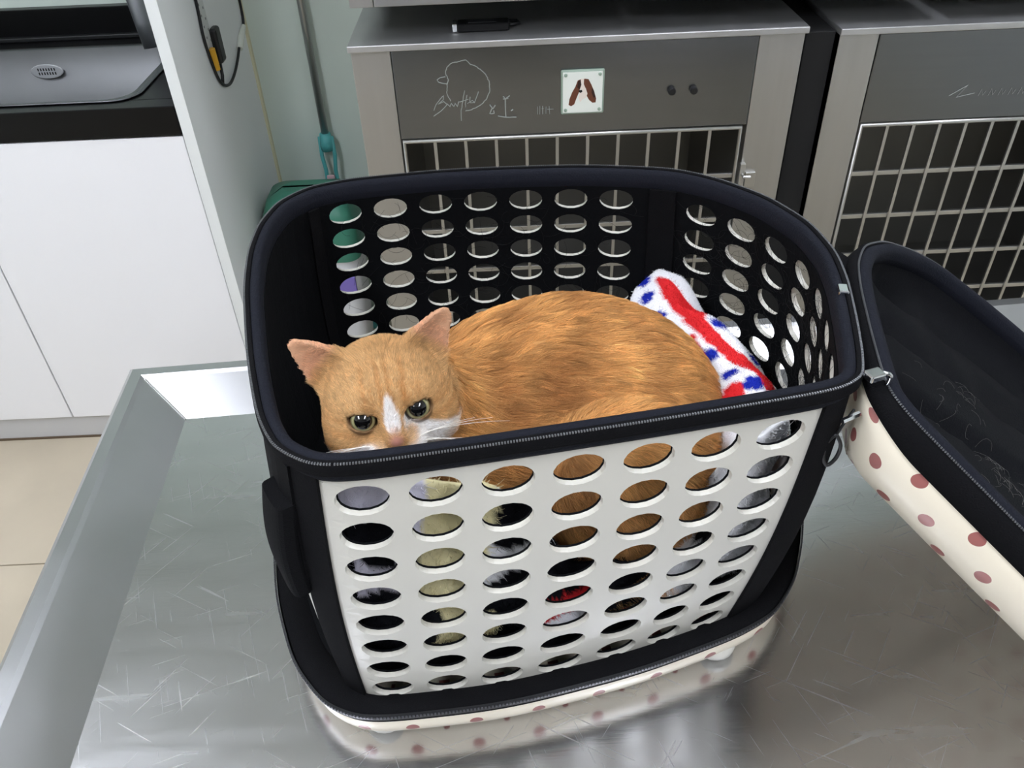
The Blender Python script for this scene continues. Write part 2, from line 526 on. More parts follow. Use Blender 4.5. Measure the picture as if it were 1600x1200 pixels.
# knobs, latch, plaque, emblem on the first cage
for x in (0.376, 0.424):
    MB().lathe([(0.0085, 0), (0.0085, 0.010), (0.007, 0.013), (0.0, 0.0135)], (x, YF - 0.002, 0.934), 14, (0, -1, 0)).build('knob', M_blackm, cA, smooth=False)
lt = MB().box(0.550, 0.562, YF - 0.014, YF, 0.69, 0.76).box(0.566, 0.590, YF - 0.008, YF, 0.70, 0.735)
lt.tube([(0.556, YF - 0.014, 0.735), (0.556, YF - 0.03, 0.735), (0.572, YF - 0.03, 0.735)], 0.004, 8)
lt.build('latch', M_bar, cA, bevel=0.002)
px0, px1, pz0, pz1 = 0.134, 0.228, 0.893, 0.989
M_plq = mat('plaque_white', srgb(236, 240, 232), 0.35)
M_plqe = mat('plaque_edge', srgb(150, 168, 152), 0.3)
plq = MB().box(px0, px1, YF - 0.010, YF - 0.002, pz0, pz1).build('plaque', M_plqe, cA, bevel=0.003)
MB().box(px0 + 0.004, px1 - 0.004, YF - 0.0108, YF - 0.0096, pz0 + 0.004, pz1 - 0.004).build('plaque_face', M_plq, plq)
for x in (px0 + 0.010, px1 - 0.010):
    for z in (pz0 + 0.010, pz1 - 0.010):
        MB().lathe([(0.0038, 0), (0.0036, 0.0012), (0.002, 0.002)], (x, YF - 0.0108, z), 12, (0, -1, 0)).build('screw', M_plqe, plq)
pcx, pcz, ps = (px0 + px1) / 2, (pz0 + pz1) / 2 + 0.002, 0.032
M_brown = mat('print_brown', srgb(104, 58, 38), 0.6)
M_brownd = mat('print_dark_brown', srgb(52, 26, 18), 0.6)
M_pblk = mat('print_black', srgb(14, 12, 12), 0.6)
M_pwhite = mat('print_white', srgb(238, 226, 214), 0.6)
def flat(name, pts, lvl, mt, parent=plq):
    y = YF - 0.0109 - 0.00025 * lvl
    MB().prism([(pcx + a * ps * 1.25, y, pcz + b * ps) for a, b in pts], (0, -0.0002, 0)).build(name, mt, parent)
flat('print_ear', [(-0.28, 0.75), (-0.05, 0.86), (-0.12, 0.3), (-0.22, -0.1), (-0.35, -0.5), (-0.45, -0.85), (-0.62, -0.98), (-0.76, -0.88), (-0.72, -0.5), (-0.58, -0.05), (-0.40, 0.35)], 0, M_brown)
flat('print_ear', [(0.05, 0.86), (0.30, 0.82), (0.46, 0.45), (0.62, 0.0), (0.74, -0.5), (0.72, -0.78), (0.55, -0.80), (0.36, -0.6), (0.22, -0.3), (0.12, 0.1)], 0, M_brown)
flat('print_face', [(-0.12, 0.85), (0.08, 0.88), (0.14, 0.3), (0.26, -0.15), (0.2, -0.42), (0.02, -0.5), (-0.14, -0.72), (-0.22, -0.4), (-0.12, 0.1)], 1, M_pwhite)
flat('print_patch', [(-0.26, 0.70), (-0.12, 0.80), (-0.08, 0.45), (-0.18, 0.15), (-0.30, 0.3)], 2, M_brownd)
flat('print_patch', [(0.06, 0.84), (0.26, 0.78), (0.36, 0.45), (0.30, 0.05), (0.14, 0.25), (0.05, 0.5)], 2, M_brown)
flat('print_ear_patch', [(0.5, 0.25), (0.62, 0.0), (0.70, -0.4), (0.60, -0.45), (0.48, -0.1)], 2, M_brownd)  # dark brown patch printed on the ear
flat('print_nose', [(-0.20, 0.10), (-0.04, 0.12), (-0.02, -0.02), (-0.12, -0.08), (-0.21, -0.02)], 3, M_pblk)
# etched duck emblem and lettering: raised hairline strokes, pixel sketch measured from the header
M_etch = mat('etched_lines', srgb(142, 146, 141), 0.7)
def hp(px, py):           # sketch units (crop 640..960 x 80..200 enlarged five times) to header plane
    x = 640 + px / 5.0; y = 80 + py / 5.0
    return Vector((-0.119 + (x - 690) * 0.001345 - (y - 95) * 0.0, YF - 0.0028, 1.0165 - (y - 95) * 0.00144 - (x - 690) * 0.00006))
emb = None
def stroke(name, pts, r, parent):
    return MB().tube([hp(*p) for p in pts], r, 5).build(name, M_etch, parent)
def wob(pts, n=6, a=3):
    out = []
    for i in range(len(pts) - 1):
        for k in range(n):
            t = k / n
            out.append((pts[i][0] * (1 - t) + pts[i + 1][0] * t + random.uniform(-a, a), pts[i][1] * (1 - t) + pts[i + 1][1] * t + random.uniform(-a, a)))
    out.append(pts[-1])
    return out
emb = stroke('duck_emblem', wob([(295, 370), (270, 310), (275, 240), (292, 210), (282, 190), (270, 150), (290, 110), (335, 82), (390, 72), (440, 62), (470, 92), (530, 115), (590, 165), (615, 220), (618, 280), (600, 330), (565, 375), (530, 400), (470, 430), (410, 445)]), 0.0011, cA)
stroke('emblem_beak', [(268, 185), (225, 192), (200, 208), (210, 226), (245, 235), (285, 238)], 0.0012, emb)
for st in ([(150, 440), (170, 400), (215, 350), (240, 325), (235, 360), (190, 392), (240, 370), (262, 395), (215, 440), (145, 485)],
           [(262, 385), (285, 410), (300, 385), (318, 410), (330, 380), (345, 412), (362, 370)],
           [(412, 290), (395, 360), (375, 440), (370, 520)], [(430, 320), (415, 375), (412, 415)],
           [(370, 372), (440, 352)], [(430, 385), (470, 362), (490, 378), (525, 295)], [(455, 335), (450, 380), (490, 380)]):
    stroke('lettering', wob(st, 3, 2), 0.0010, emb)
for st in ([(610, 395), (635, 425), (655, 398)], [(632, 420), (608, 465), (645, 462), (640, 440)],
           [(722, 330), (742, 352), (775, 325)], [(740, 350), (738, 490)], [(675, 485), (740, 492), (825, 492)],
           [(718, 352), (765, 345)], [(780, 440), (800, 432)]):
    stroke('lettering', wob(st, 3, 2), 0.0014, emb)
M_etch2 = mat('faint_etched_lines', srgb(150, 153, 150), 0.6)
for st in ([(1000, 410), (1000, 470)], [(1020, 405), (1018, 470)], [(1035, 425), (1050, 425)], [(1042, 405), (1042, 468)], [(1070, 410), (1068, 465)], [(1095, 405), (1100, 468)], [(1080, 430), (1130, 428)]):
    MB().tube([hp(*p) for p in st], 0.0007, 4).build('lettering', M_etch2, emb)
# faint etched lettering on the second cage
def hp2(a, b): return Vector((1.0 + a, YF - 0.0028, 0.895 + b))
e2 = MB().tube([hp2(-0.005, 0.0), hp2(0.03, 0.022), hp2(0.012, -0.004), hp2(0.05, 0.004)], 0.0009, 5).build('emblem', M_etch2, cB)
for k in range(9):
    x = 0.06 + 0.022 * k
    MB().tube([hp2(x, -0.003), hp2(x + 0.004, 0.012), hp2(x + 0.010, -0.002), hp2(x + 0.014, 0.008)], 0.0007, 4).build('lettering', M_etch2, e2)
# black device lying on the cage top
dv = empty('handset', (-0.03, 1.865, 1.059))
tag(dv, 'black plastic handset with silver end lying on top of the steel cage', 'handset')
MB().box(-0.085, 0.028, 1.848, 1.886, 1.0585, 1.077).build('body', M_black, dv, bevel=0.005, bseg=3)
MB().box(-0.094, -0.084, 1.850, 1.884, 1.060, 1.0765).build('end_cap', M_chrome, dv, bevel=0.002)
MB().box(-0.060, 0.0, 1.852, 1.872, 1.0771, 1.0782).build('screen', M_blackm, dv)
MB().tube([(0.028, 1.868, 1.066), (0.05, 1.885, 1.064), (0.045, 1.91, 1.0625), (-0.02, 1.915, 1.0625), (-0.06, 1.90, 1.0625)], 0.0035, 8).build('strap', M_blackm, dv, smooth=True)

# ------------------------------------------------------------------ sink cabinet
WX0, WX1 = -0.703, -0.677
YC = 1.79
w3 = empty('cabinet_side_panel', (-0.69, YC, 0))
tag(w3, 'tall white panel standing at the end of the sink cabinet', 'panel')
MB().box(WX0, WX1, YC - 0.004, Y1, 0.0, 1.95).build('board', M_wing, w3, bevel=0.001)
MB().box(WX1, WX1 + 0.006, Y1 - 0.016, Y1, 0.0, 1.95).build('caulk_bead', mat('caulk', srgb(216, 212, 180), 0.6), w3)
sc_ = empty('sink_cabinet', (-1.4, 2.0, 0))
tag(sc_, 'white sink cabinet with plain flat doors on a grey plinth', 'cabinet')
XL = -2.28
for bx_ in ((XL, XL + 0.018, YC + 0.022, Y1 - 0.01, 0.085, 0.884), (WX0 - 0.020, WX0 - 0.002, YC + 0.022, Y1 - 0.01, 0.085, 0.884),
            (XL + 0.018, WX0 - 0.020, Y1 - 0.028, Y1 - 0.01, 0.085, 0.884), (XL + 0.018, WX0 - 0.020, YC + 0.022, Y1 - 0.028, 0.085, 0.103)):
    MB().box(*bx_).build('carcass_board', M_white, sc_)
for a, b in ((XL, -1.766), (-1.762, -1.2445), (-1.2405, WX0 - 0.003)):
    MB().box(a, b, YC, YC + 0.02, 0.085, 0.882).build('door', M_white, sc_, bevel=0.0015)
MB().box(XL, WX0 - 0.002, YC + 0.012, YC + 0.03, 0.0, 0.083).build('plinth', mat('plinth_grey', srgb(200, 200, 200), 0.5), sc_)
MB().box(XL, WX0 - 0.002, YC + 0.008, YC + 0.012, 0.0, 0.006).build('plinth_seal', mat('seal_brown', srgb(96, 80, 62), 0.7), sc_)
ct = empty('countertop_basin', (-1.4, 2.0, 0.886))
tag(ct, 'black countertop with steel wash basin set into it on the white cabinet', 'sink')
BX0, BX1, BY0, BY1, BZ, ZT = -2.0, -0.82, 1.835, 2.225, 0.72, 0.951
tpb = MB()
tpb.box(XL, WX0 - 0.002, YC - 0.004, BY0, 0.886, ZT).box(XL, WX0 - 0.002, BY1, Y1 - 0.012, 0.886, ZT)
tpb.box(XL, BX0, BY0, BY1, 0.886, ZT).box(BX1, WX0 - 0.002, BY0, BY1, 0.886, ZT)
tpb.build('countertop', M_black, ct, bevel=0.002)
# basin: rounded inner corners
def rrect(x0, x1, y0, y1, r, z, n=6):
    out = []
    for cx_, cy_, a0 in ((x1 - r, y1 - r, 0), (x0 + r, y1 - r, 90), (x0 + r, y0 + r, 180), (x1 - r, y0 + r, 270)):
        for k in range(n + 1):
            a = math.radians(a0 + 90 * k / n)
            out.append((cx_ + r * math.cos(a), cy_ + r * math.sin(a), z))
    return out
rows = [rrect(BX0 - 0.02, BX1 + 0.02, BY0 - 0.012, BY1 + 0.02, 0.06, ZT + 0.003), rrect(BX0, BX1, BY0, BY1, 0.06, ZT + 0.002),
        rrect(BX0 + 0.01, BX1 - 0.01, BY0 + 0.006, BY1 - 0.01, 0.06, BZ + 0.06), rrect(BX0 + 0.03, BX1 - 0.03, BY0 + 0.02, BY1 - 0.03, 0.06, BZ + 0.012), rrect(BX0 + 0.07, BX1 - 0.07, BY0 + 0.06, BY1 - 0.07, 0.06, BZ)]
bs = MB().grid(list(map(list, zip(*rows))), closed_u=True)
n_ = len(rows[0])
bs.add(rows[-1], [tuple(range(n_))])
bs.build('basin', mat('basin_steel', (0.22, 0.225, 0.235), 0.42, 1.0, var=0.06, vscale=5), ct, smooth=True, solid=0.002)
ov = MB()
ox, oy, oz = -1.172, BY1 - 0.009, 0.905
ov.prism([(ox + 0.042 * math.cos(a) * (1.0), oy, oz + 0.018 * math.sin(a)) for a in [2 * math.pi * k / 24 for k in range(24)]], (0, -0.004, 0))
ovo = ov.build('overflow_plate', mat('plate_steel', (0.62, 0.63, 0.65), 0.5, 0.6), ct, bevel=0.0012)
for k in range(7):
    for dz in (-0.005, 0.005):
        x = ox - 0.021 + 0.007 * k
        MB().box(x - 0.0015, x + 0.0015, oy - 0.0046, oy - 0.0038, oz + dz - 0.0035, oz + dz + 0.0035).build('slot', M_dark, ovo)
MB().box(XL, WX0 - 0.002, Y1 - 0.03, Y1 - 0.002, ZT, 1.028).build('backsplash', M_black, ct, bevel=0.002)
MB().box(XL, WX0 - 0.002, Y1 - 0.048, Y1 - 0.03, ZT, ZT + 0.012).build('backsplash_bead', M_blackm, ct, bevel=0.003)
fa = empty('basin_tap', (-0.80, 2.27, ZT))
tag(fa, 'grey steel basin tap with thick inclined spout and chrome side lever', 'tap')
M_tap = mat('tap_steel', (0.26, 0.27, 0.285), 0.4, 0.9)
MB().tube([(-0.862, 2.16, 0.968), (-0.868, 2.17, 1.03), (-0.874, 2.18, 1.09), (-0.874, 2.21, 1.16), (-0.86, 2.25, 1.20), (-0.845, 2.275, 1.16), (-0.842, 2.278, ZT)], [0.020, 0.023, 0.025, 0.025, 0.025, 0.024, 0.026], 16).build('spout', M_tap, fa, smooth=True)
MB().tube([(-0.86, 2.175, 1.042), (-0.835, 2.185, 1.04), (-0.745, 2.2, 1.036)], 0.019, 16).build('lever', M_chrome, fa, smooth=True)
MB().lathe([(0.034, 0), (0.034, 0.008), (0.026, 0.014)], (-0.842, 2.278, ZT), 20).build('collar', M_chrome, fa, smooth=True)

# ------------------------------------------------------------------ cable, strip on the white panel
XP = WX1 + 0.004
cb = empty('cable_loop', (XP, 2.1, 0.92))
tag(cb, 'black cable with yellow and white connectors hanging on the white panel', 'cable')
def sm(pts, n=8):
    """Catmull-Rom through points"""
    P = [Vector(p) for p in pts]
    P = [P[0]] + P + [P[-1]]
    out = []
    for i in range(1, len(P) - 2):
        for k in range(n):
            t = k / n
            a, b, c, d = P[i - 1:i + 3]
            out.append(0.5 * ((2 * b) + (c - a) * t + (2 * a - 5 * b + 4 * c - d) * t * t + (3 * b - a - 3 * c + d) * t ** 3))
    out.append(P[-2])
    return out
loop = sm([(XP, 2.02, 1.30), (XP, 2.005, 1.10), (XP, 1.995, 1.03), (XP, 2.012, 0.955), (XP, 2.04, 0.912), (XP + 0.002, 2.085, 0.893), (XP + 0.002, 2.14, 0.896), (XP + 0.002, 2.20, 0.915), (XP + 0.002, 2.26, 0.945), (XP, 2.33, 0.965), (XP, 2.345, 1.02), (XP, 2.335, 1.15), (XP, 2.32, 1.30)])
MB().tube(loop, 0.0036, 8).build('wire', M_blackm, cb, smooth=True)
MB().box(XP - 0.004, XP + 0.014, 2.045, 2.085, 0.955, 1.035).build('plug_block', M_blackm, cb, bevel=0.006, bseg=2)
MB().tube([(XP, 2.065, 0.955), (XP, 2.06, 0.925), (XP, 2.045, 0.906)], 0.004, 8).build('plug_lead', M_blackm, cb, smooth=True)
MB().tube([(XP + 0.003, 2.022, 0.950), (XP + 0.003, 2.018, 1.0)], 0.0085, 12).build('yellow_connector', mat('connector_yellow', srgb(222, 168, 40), 0.4), cb, smooth=False)
MB().tube([(XP + 0.003, 2.24, 0.933), (XP + 0.003, 2.275, 0.951), (XP + 0.003, 2.32, 0.967)], [0.008, 0.009, 0.006], 12).build('white_connector', mat('connector_white', srgb(222, 226, 216), 0.4), cb)
stp = MB().box(XP - 0.003, XP - 0.0012, 2.008, 2.056, 0.985, 1.5).build('perforated_strip', mat('strip_grey', srgb(205, 208, 204), 0.4), None)
tag(stp, 'pale grey perforated plastic strip hanging beside the cable on the white panel', 'strip')
dot_me = None
for k in range(26):
    y = 2.020 + 0.024 * (k % 2)
    z = 1.0 + 0.012 * k
    if dot_me is None:
        o = MB().lathe([(0.003, 0), (0.003, 0.0006)], (0, 0, 0), 8, (1, 0, 0)).build('hole', mat('hole_grey', srgb(130, 132, 130), 0.7), stp)
        dot_me = o.data
    else:
        o = bpy.data.objects.new('hole', dot_me); COL.objects.link(o); o.parent = stp
    o.location = (XP - 0.0011, y, z)

# ------------------------------------------------------------------ mop, bins behind the carrier
mp_ = empty('mop', (-0.51, 2.30, 0.0))
tag(mp_, 'mop with grey metal pole and teal plastic clamp leaning on the green wall', 'mop')
M_teal = mat('teal_plastic', srgb(88, 178, 178), 0.4)
MB().tube([(-0.513, 2.338, 1.62), (-0.508, 2.325, 0.64)], 0.0105, 14).build('pole', mat('pole_metal', (0.42, 0.43, 0.42), 0.35, 0.9), mp_, smooth=True)
cl = MB()
for s_ in (-1, 1):
    cl.tube([(-0.508 + 0.017 * s_, 2.322, 0.655), (-0.508 + 0.019 * s_, 2.318, 0.60), (-0.508 + 0.014 * s_, 2.315, 0.555), (-0.508 + 0.016 * s_, 2.312, 0.50), (-0.508 + 0.024 * s_, 2.305, 0.40)], 0.006, 8)
cl.build('clamp', M_teal, mp_, smooth=True)
MB().lathe([(0.018, 0), (0.02, 0.02), (0.016, 0.05)], (-0.508, 2.322, 0.615), 14).build('socket', M_teal, mp_, smooth=True)
MB().box(-0.520, -0.497, 2.296, 2.306, 0.44, 0.545).build('sticker_plate', mat('sticker_pink', srgb(226, 190, 196), 0.5), mp_, bevel=0.002)
MB().box(-0.60, -0.42, 2.25, 2.34, 0.02, 0.05).build('mop_plate', M_teal, mp_, bevel=0.01)
MB().tube([(-0.508, 2.305, 0.42), (-0.508, 2.30, 0.05)], 0.011, 10).build('lower_pole', M_teal, mp_, smooth=True)
def bucket(name, x, y, z0, r0, r1, h, mt, label, cat, rim=None):
    t = empty(name, (x, y, z0)); tag(t, label, cat)
    MB().lathe([(0.001, 0.004), (r0 - 0.006, 0.004), (r0, 0), (r1, h), (r1 + 0.008, h), (r1 + 0.008, h - 0.012), (r1 - 0.002, h - 0.012), (r1 - 0.006, h - 0.012), (r0 - 0.008, 0.012), (0.001, 0.012)], (x, y, z0), 32).build('body', mt, t, smooth=True)
    return t
g1 = empty('waste_bin', (-0.55, 2.11, 0)); tag(g1, 'white waste bin with dark green domed lid beside the mop', 'bin')
M_gbin = mat('green_plastic', srgb(62, 128, 106), 0.4)
M_wbin = mat('white_plastic', srgb(222, 224, 226), 0.4)
def rr_loft(x0, x1, y0, y1, levels):
    rows_ = [rrect(x0 - d, x1 + d, y0 - d, y1 + d, 0.04, z) for d, z in levels]
    m_ = MB().grid(list(map(list, zip(*rows_))), closed_u=True)
    m_.add(rows_[0], [tuple(range(len(rows_[0])))])
    m_.add(rows_[-1], [tuple(range(len(rows_[-1])))])
    return m_
rr_loft(-0.664, -0.415, 2.02, 2.21, [(-0.02, 0.001), (-0.012, 0.15), (0.0, 0.425)]).build('body', M_wbin, g1, smooth=True)
rr_loft(-0.664, -0.415, 2.02, 2.21, [(0.006, 0.415), (0.008, 0.43), (0.002, 0.53), (-0.02, 0.585), (-0.06, 0.602)]).build('lid', M_gbin, g1, smooth=True)
MB().box(-0.60, -0.43, 2.012, 2.024, 0.305, 0.365).build('purple_label', mat('purple_plastic', srgb(128, 112, 190), 0.5), g1, bevel=0.002)

# ------------------------------------------------------------------ pet carrier
car = empty('pet_carrier', (0.02, 0.67, T))
tag(car, 'cream and black perforated pet carrier with open dotted lid on the steel table', 'pet carrier')
CT = np.array([  # outline of the upper rim (plan), front-left corner first, to the right
    (-.140, .4215), (0, .4415), (.12, .4605), (.252, .484), (.276, .500), (.286, .530), (.298, .577), (.312, .640),
    (.318, .690), (.312, .750), (.285, .812), (.241, .862), (.196, .893), (.09, .914), (-.064, .917), (-.18, .903),
    (-.225, .885), (-.253, .850), (-.263, .800), (-.262, .745), (-.250, .670), (-.222, .560), (-.198, .485), (-.178, .447)])
CB = np.array([  # outline of the base tray
    (-.150, .4125), (-.02, .4215), (.11, .451), (.215, .487), (.257, .509), (.288, .548), (.310, .597), (.326, .645),
    (.334, .700), (.330, .765), (.303, .830), (.258, .883), (.21, .915), (.09, .938), (-.07, .942), (-.19, .930),
    (-.245, .910), (-.28, .870), (-.293, .810), (-.292, .745), (-.284, .670), (-.259, .555), (-.226, .474), (-.190, .430)])
NC, SUB = len(CT), 16
def dense(C, it=30):
    n = len(C)
    out = []
    for i in range(n):
        for k in range(SUB):
            t = k / SUB
            out.append(C[i] * (1 - t) + C[(i + 1) % n] * t)
    out = np.array(out)
    for _ in range(it):
        out = 0.25 * np.roll(out, 1, 0) + 0.5 * out + 0.25 * np.roll(out, -1, 0)
    return out
DT, DB = dense(CT), dense(CB)
def inward(D, d):
    """offset a closed plan curve inwards by d (scalar or array)"""
    t = np.roll(D, -1, 0) - np.roll(D, 1, 0)
    t /= np.linalg.norm(t, axis=1)[:, None]
    n = np.stack([-t[:, 1], t[:, 0]], 1)
    d = np.broadcast_to(np.asarray(d, float), (len(D),))
    return D + n * d[:, None]
# foot line of the side walls: set in from the tray edge, more so at the sides
sdx = np.arange(NC * SUB) / SUB
inset = np.interp(sdx, [0, 3, 4.5, 6, 11, 12.5, 15.5, 17, 22, 23.2, 24], [.022, .022, .026, .036, .034, .03, .03, .036, .036, .026, .022])
PT = inward(DT, 0.008)
PB = inward(DB, inset)
def at(D, s):
    s = (np.asarray(s, float) % NC) * SUB
    i = np.floor(s).astype(int)
    f = (s - i)[..., None]
    return D[i % len(D)] * (1 - f) + D[(i + 1) % len(D)] * f
Z_RIM = T + 0.368
Z_PT, Z_PB = T + 0.350, T + 0.030
def arc(s0, s1, n=200):
    ss = np.linspace(s0, s1, n)
    p = at(PT, ss)
    L_ = np.concatenate([[0], np.cumsum(np.linalg.norm(np.diff(p, axis=0), axis=1))])
    return ss, L_ / L_[-1]
def wall_fn(s0, s1):
    ss, L_ = arc(s0, s1)
    def f(u, v, off):
        s = np.interp(u, L_, ss)
        a, b = at(PT, s), at(PB, s)
        e = 1e-2
        ta = at(PT, s + e) - at(PT, s - e)
        ta /= np.linalg.norm(ta)
        nrm = np.array([ta[1], -ta[0]])          # outward
        bow = 0.010 * math.sin(math.pi * v)      # the sheet bows outwards a little
        p = a * (1 - v) + b * v + nrm * (off + bow)
        return (p[0], p[1], Z_PT + (Z_PB - Z_PT) * v)
    return f
def perforated(name, mt, f, nc, nr, mu0, mu1, mv0, mv1, rx, ry, o0, o1, parent, skip=()):
    """sheet between offsets o0 (outer) and o1 (inner) with nc x nr elliptical holes"""
    mb = MB()
    us = [mu0 + (1 - mu0 - mu1) * i / nc for i in range(nc + 1)]
    vs_ = [mv0 + (1 - mv0 - mv1) * i / nr for i in range(nr + 1)]
    K = 5
    per = [(-1 + 2 * k / K, -1) for k in range(K)] + [(1, -1 + 2 * k / K) for k in range(K)] + [(1 - 2 * k / K, 1) for k in range(K)] + [(-1, 1 - 2 * k / K) for k in range(K)]
    for i in range(nc):
        for j in range(nr):
            cu, cv = (us[i] + us[i + 1]) / 2, (vs_[j] + vs_[j + 1]) / 2
            hu, hv = (us[i + 1] - us[i]) / 2, (vs_[j + 1] - vs_[j]) / 2
            P = []
            for (a, b) in per:
                an = math.atan2(b, a)
                q = [f(cu + a * hu, cv + b * hv, o0)]
                ea, eb = rx * math.cos(an), ry * math.sin(an)
                q += [f(cu + ea * hu, cv + eb * hv, o0), f(cu + ea * hu * .985, cv + eb * hv * .985, (o0 + o1) / 2), f(cu + ea * hu, cv + eb * hv, o1), f(cu + a * hu, cv + b * hv, o1)]
                P.append(q)
            mb.grid(P, closed_u=True)
    def strip(ua, ub, va, vb, nu, nv):
        for o in (o0, o1):
            mb.grid([[f(ua + (ub - ua) * i / nu, va + (vb - va) * j / nv, o) for j in range(nv + 1)] for i in range(nu + 1)])
    A, B, C_, D_ = us[0], us[-1], vs_[0], vs_[-1]
    if mv0 > 0: strip(0, 1, 0, C_, nc * K, 1)
    if mv1 > 0: strip(0, 1, D_, 1, nc * K, 1)
    if mu0 > 0: strip(0, A, C_, D_, 2, nr * K)
    if mu1 > 0: strip(B, 1, C_, D_, 2, nr * K)
    # closed outer border
    for (pa, pb, n) in (((0, 0), (1, 0), 40), ((0, 1), (1, 1), 40), ((0, 0), (0, 1), 30), ((1, 0), (1, 1), 30)):
        mb.grid([[f(pa[0] + (pb[0] - pa[0]) * i / n, pa[1] + (pb[1] - pa[1]) * i / n, o) for o in (o0, o1)] for i in range(n + 1)])
    return mb.build(name, mt, parent, fix=True)
FR = wall_fn(-0.30, 3.12); RI = wall_fn(4.2, 11.9); BA = wall_fn(12.05, 16.15); LE = wall_fn(16.1, 23.3)
TH = 0.0055
for nm, f, nc, nr, mg in (('front', FR, 7, 8, (.009, .009, .022, .050)), ('right', RI, 7, 8, (.05, .035, .02, .13)), ('back', BA, 7, 8, (.060, .030, .0, .14))):
    sh = perforated('perforated_panel', M_cream, f, nc, nr, *mg, .76, .80, 0.0, -TH, car)
    perforated('lining', M_lining, f, nc, nr, *mg, .745, .785, -TH - .0003, -TH - .0022, sh)
def solid_panel(name, mt, f, o0, o1, parent, u0=0, u1=1, v0=0, v1=1, nu=24, nv=10):
    mb = MB()
    P0 = [[f(u0 + (u1 - u0) * i / nu, v0 + (v1 - v0) * j / nv, o0) for j in range(nv + 1)] for i in range(nu + 1)]
    P1 = [[f(u0 + (u1 - u0) * i / nu, v0 + (v1 - v0) * j / nv, o1) for j in range(nv + 1)] for i in range(nu + 1)]
    mb.grid(P0); mb.grid(P1, flip=True)
    for e0, e1 in ((P0[0], P1[0]), (P0[-1], P1[-1]), ([r[0] for r in P0], [r[0] for r in P1]), ([r[-1] for r in P0], [r[-1] for r in P1])):
        mb.grid([e0, e1])
    return mb.build(name, mt, parent, smooth=False)
lp = solid_panel('side_panel', M_cream, LE, 0.0, -TH, car)
solid_panel('lining', M_lining, LE, -TH - .0003, -TH - .002, lp)
solid_panel('side_flap', M_fabric, LE, .006, .0008, car, .02, .985, 0, .40)
# corner bindings (black fabric) wrapping each corner
for (s0, s1) in ((23.0, 23.72), (3.11, 4.5), (11.75, 12.2), (15.98, 16.4)):
    solid_panel('corner_binding', M_fabric, wall_fn(s0, s1), .0035, -.011, car, nu=16)
# --- rim: padded ring, outer band, zipper
def sweep(D, prof, closed=True, s0=None, s1=None, n=None, uvs=False):
    """prof: list of (inward offset, z) ; D dense plan curve"""
    cols_ = []
    for off, z in prof:
        q = inward(D, off)
        if s0 is not None:
            q = at(q, np.linspace(s0, s1, n))
        cols_.append([(p[0], p[1], z) for p in q])
    return list(map(list, zip(*cols_)))
def ellprof(cx_, cz_, rx, rz, n=12, pw=2.6):
    o = []
    for k in range(n):
        a = 2 * math.pi * k / n
        c, s = math.cos(a), math.sin(a)
        o.append((cx_ + rx * math.copysign(abs(c) ** (2 / pw), c), cz_ + rz * math.copysign(abs(s) ** (2 / pw), s)))
    return o + [o[0]]
MB().grid(sweep(DT, ellprof(.0095, Z_RIM - .0105, .0062, .0125)), closed_u=True).build('rim_padding', M_navy, car, smooth=True)
MB().grid(sweep(DT, ellprof(.0025, Z_RIM - .0055, .0038, .0068)), closed_u=True).build('rim_band', M_fabric, car, smooth=True)
def teeth(D, off, z, pitch, name, parent, M_=None, s0=0, s1=NC, hw=.0009, ht=.0006, frame=None):
    q = inward(D, off)
    ss = np.linspace(s0, s1, 3000)
    p = at(q, ss)
    L_ = np.concatenate([[0], np.cumsum(np.linalg.norm(np.diff(p, axis=0), axis=1))])
    n = int(L_[-1] / pitch)
    mb = MB()
    for k in range(n):
        s = np.interp((k + .5) * pitch, L_, ss)
        a, b = at(q, s), at(q, s + .01)
        t = Vector((b[0] - a[0], b[1] - a[1], 0)).normalized()
        c = Vector((a[0], a[1], z))
        nr_ = Vector((t.y, -t.x, 0))
        up = Vector((0, 0, 1))
        if frame:
            c, t, nr_, up = frame(c), frame(t, True), frame(nr_, True), frame(up, True)
        mb.obox(c, t, nr_, up, pitch * .27, hw, ht)
    o = mb.build(name, M_ or M_teeth, parent, fix=False)
    o['kind'] = 'stuff'
    return o
tape = MB().grid(sweep(DT, [(.0050, Z_RIM + .0012), (.004, Z_RIM + .0018), (.001, Z_RIM + .0015), (-.001, Z_RIM - .002), (-.001, Z_RIM - .010)]), closed_u=True).build('zipper_tape', M_fabric, car, smooth=True)
teeth(DT, .0005, Z_RIM + .0014, .0022, 'zipper_teeth', tape)
# --- base tray, band, lower zipper
ZB = T + 0.045
L_b = np.concatenate([[0], np.cumsum(np.linalg.norm(np.diff(np.vstack([DB, DB[:1]]), axis=0), axis=1))])
tray_prof = [(.002, ZB), (.0, ZB - .012), (.0005, ZB - .022), (.004, ZB - .032), (.012, T + .006), (.030, T + .004), (.060, T + .0035)]
rows_ = sweep(DB, tray_prof)
uv_ = [[(L_b[i], z - T) for (_, z) in tray_prof] for i in range(len(DB))]
tr = MB().grid(rows_, closed_u=False, uvs=uv_)
tr.grid([rows_[-1], rows_[0]], uvs=[uv_[-1], [(L_b[-1], t[1]) for t in uv_[0]]])
inner = inward(DB, .060)
tr.add([(p[0], p[1], T + .0035) for p in inner], [tuple(range(len(inner)))], [(0.001, -1)] * len(inner))
tr.build('base_tray', M_dots, car, smooth=True)
for (x, y) in ((-.140, .442), (.202, .506), (.20, .86), (-.20, .86)):
    MB().lathe([(.012, .0), (.017, .001), (.022, .006), (.023, .014), (.018, .022)], (x, y, T + .0002), 20).build('foot', M_cream, car, smooth=True)
bp_ = [(-.002, ZB - .004), (-.004, ZB + .006), (-.0025, ZB + .0095), (.003, ZB + .0105), (.012, ZB + .009), (.024, ZB + .004), (.030, ZB + .001), (.030, ZB - .004), (-.002, ZB - .004)]
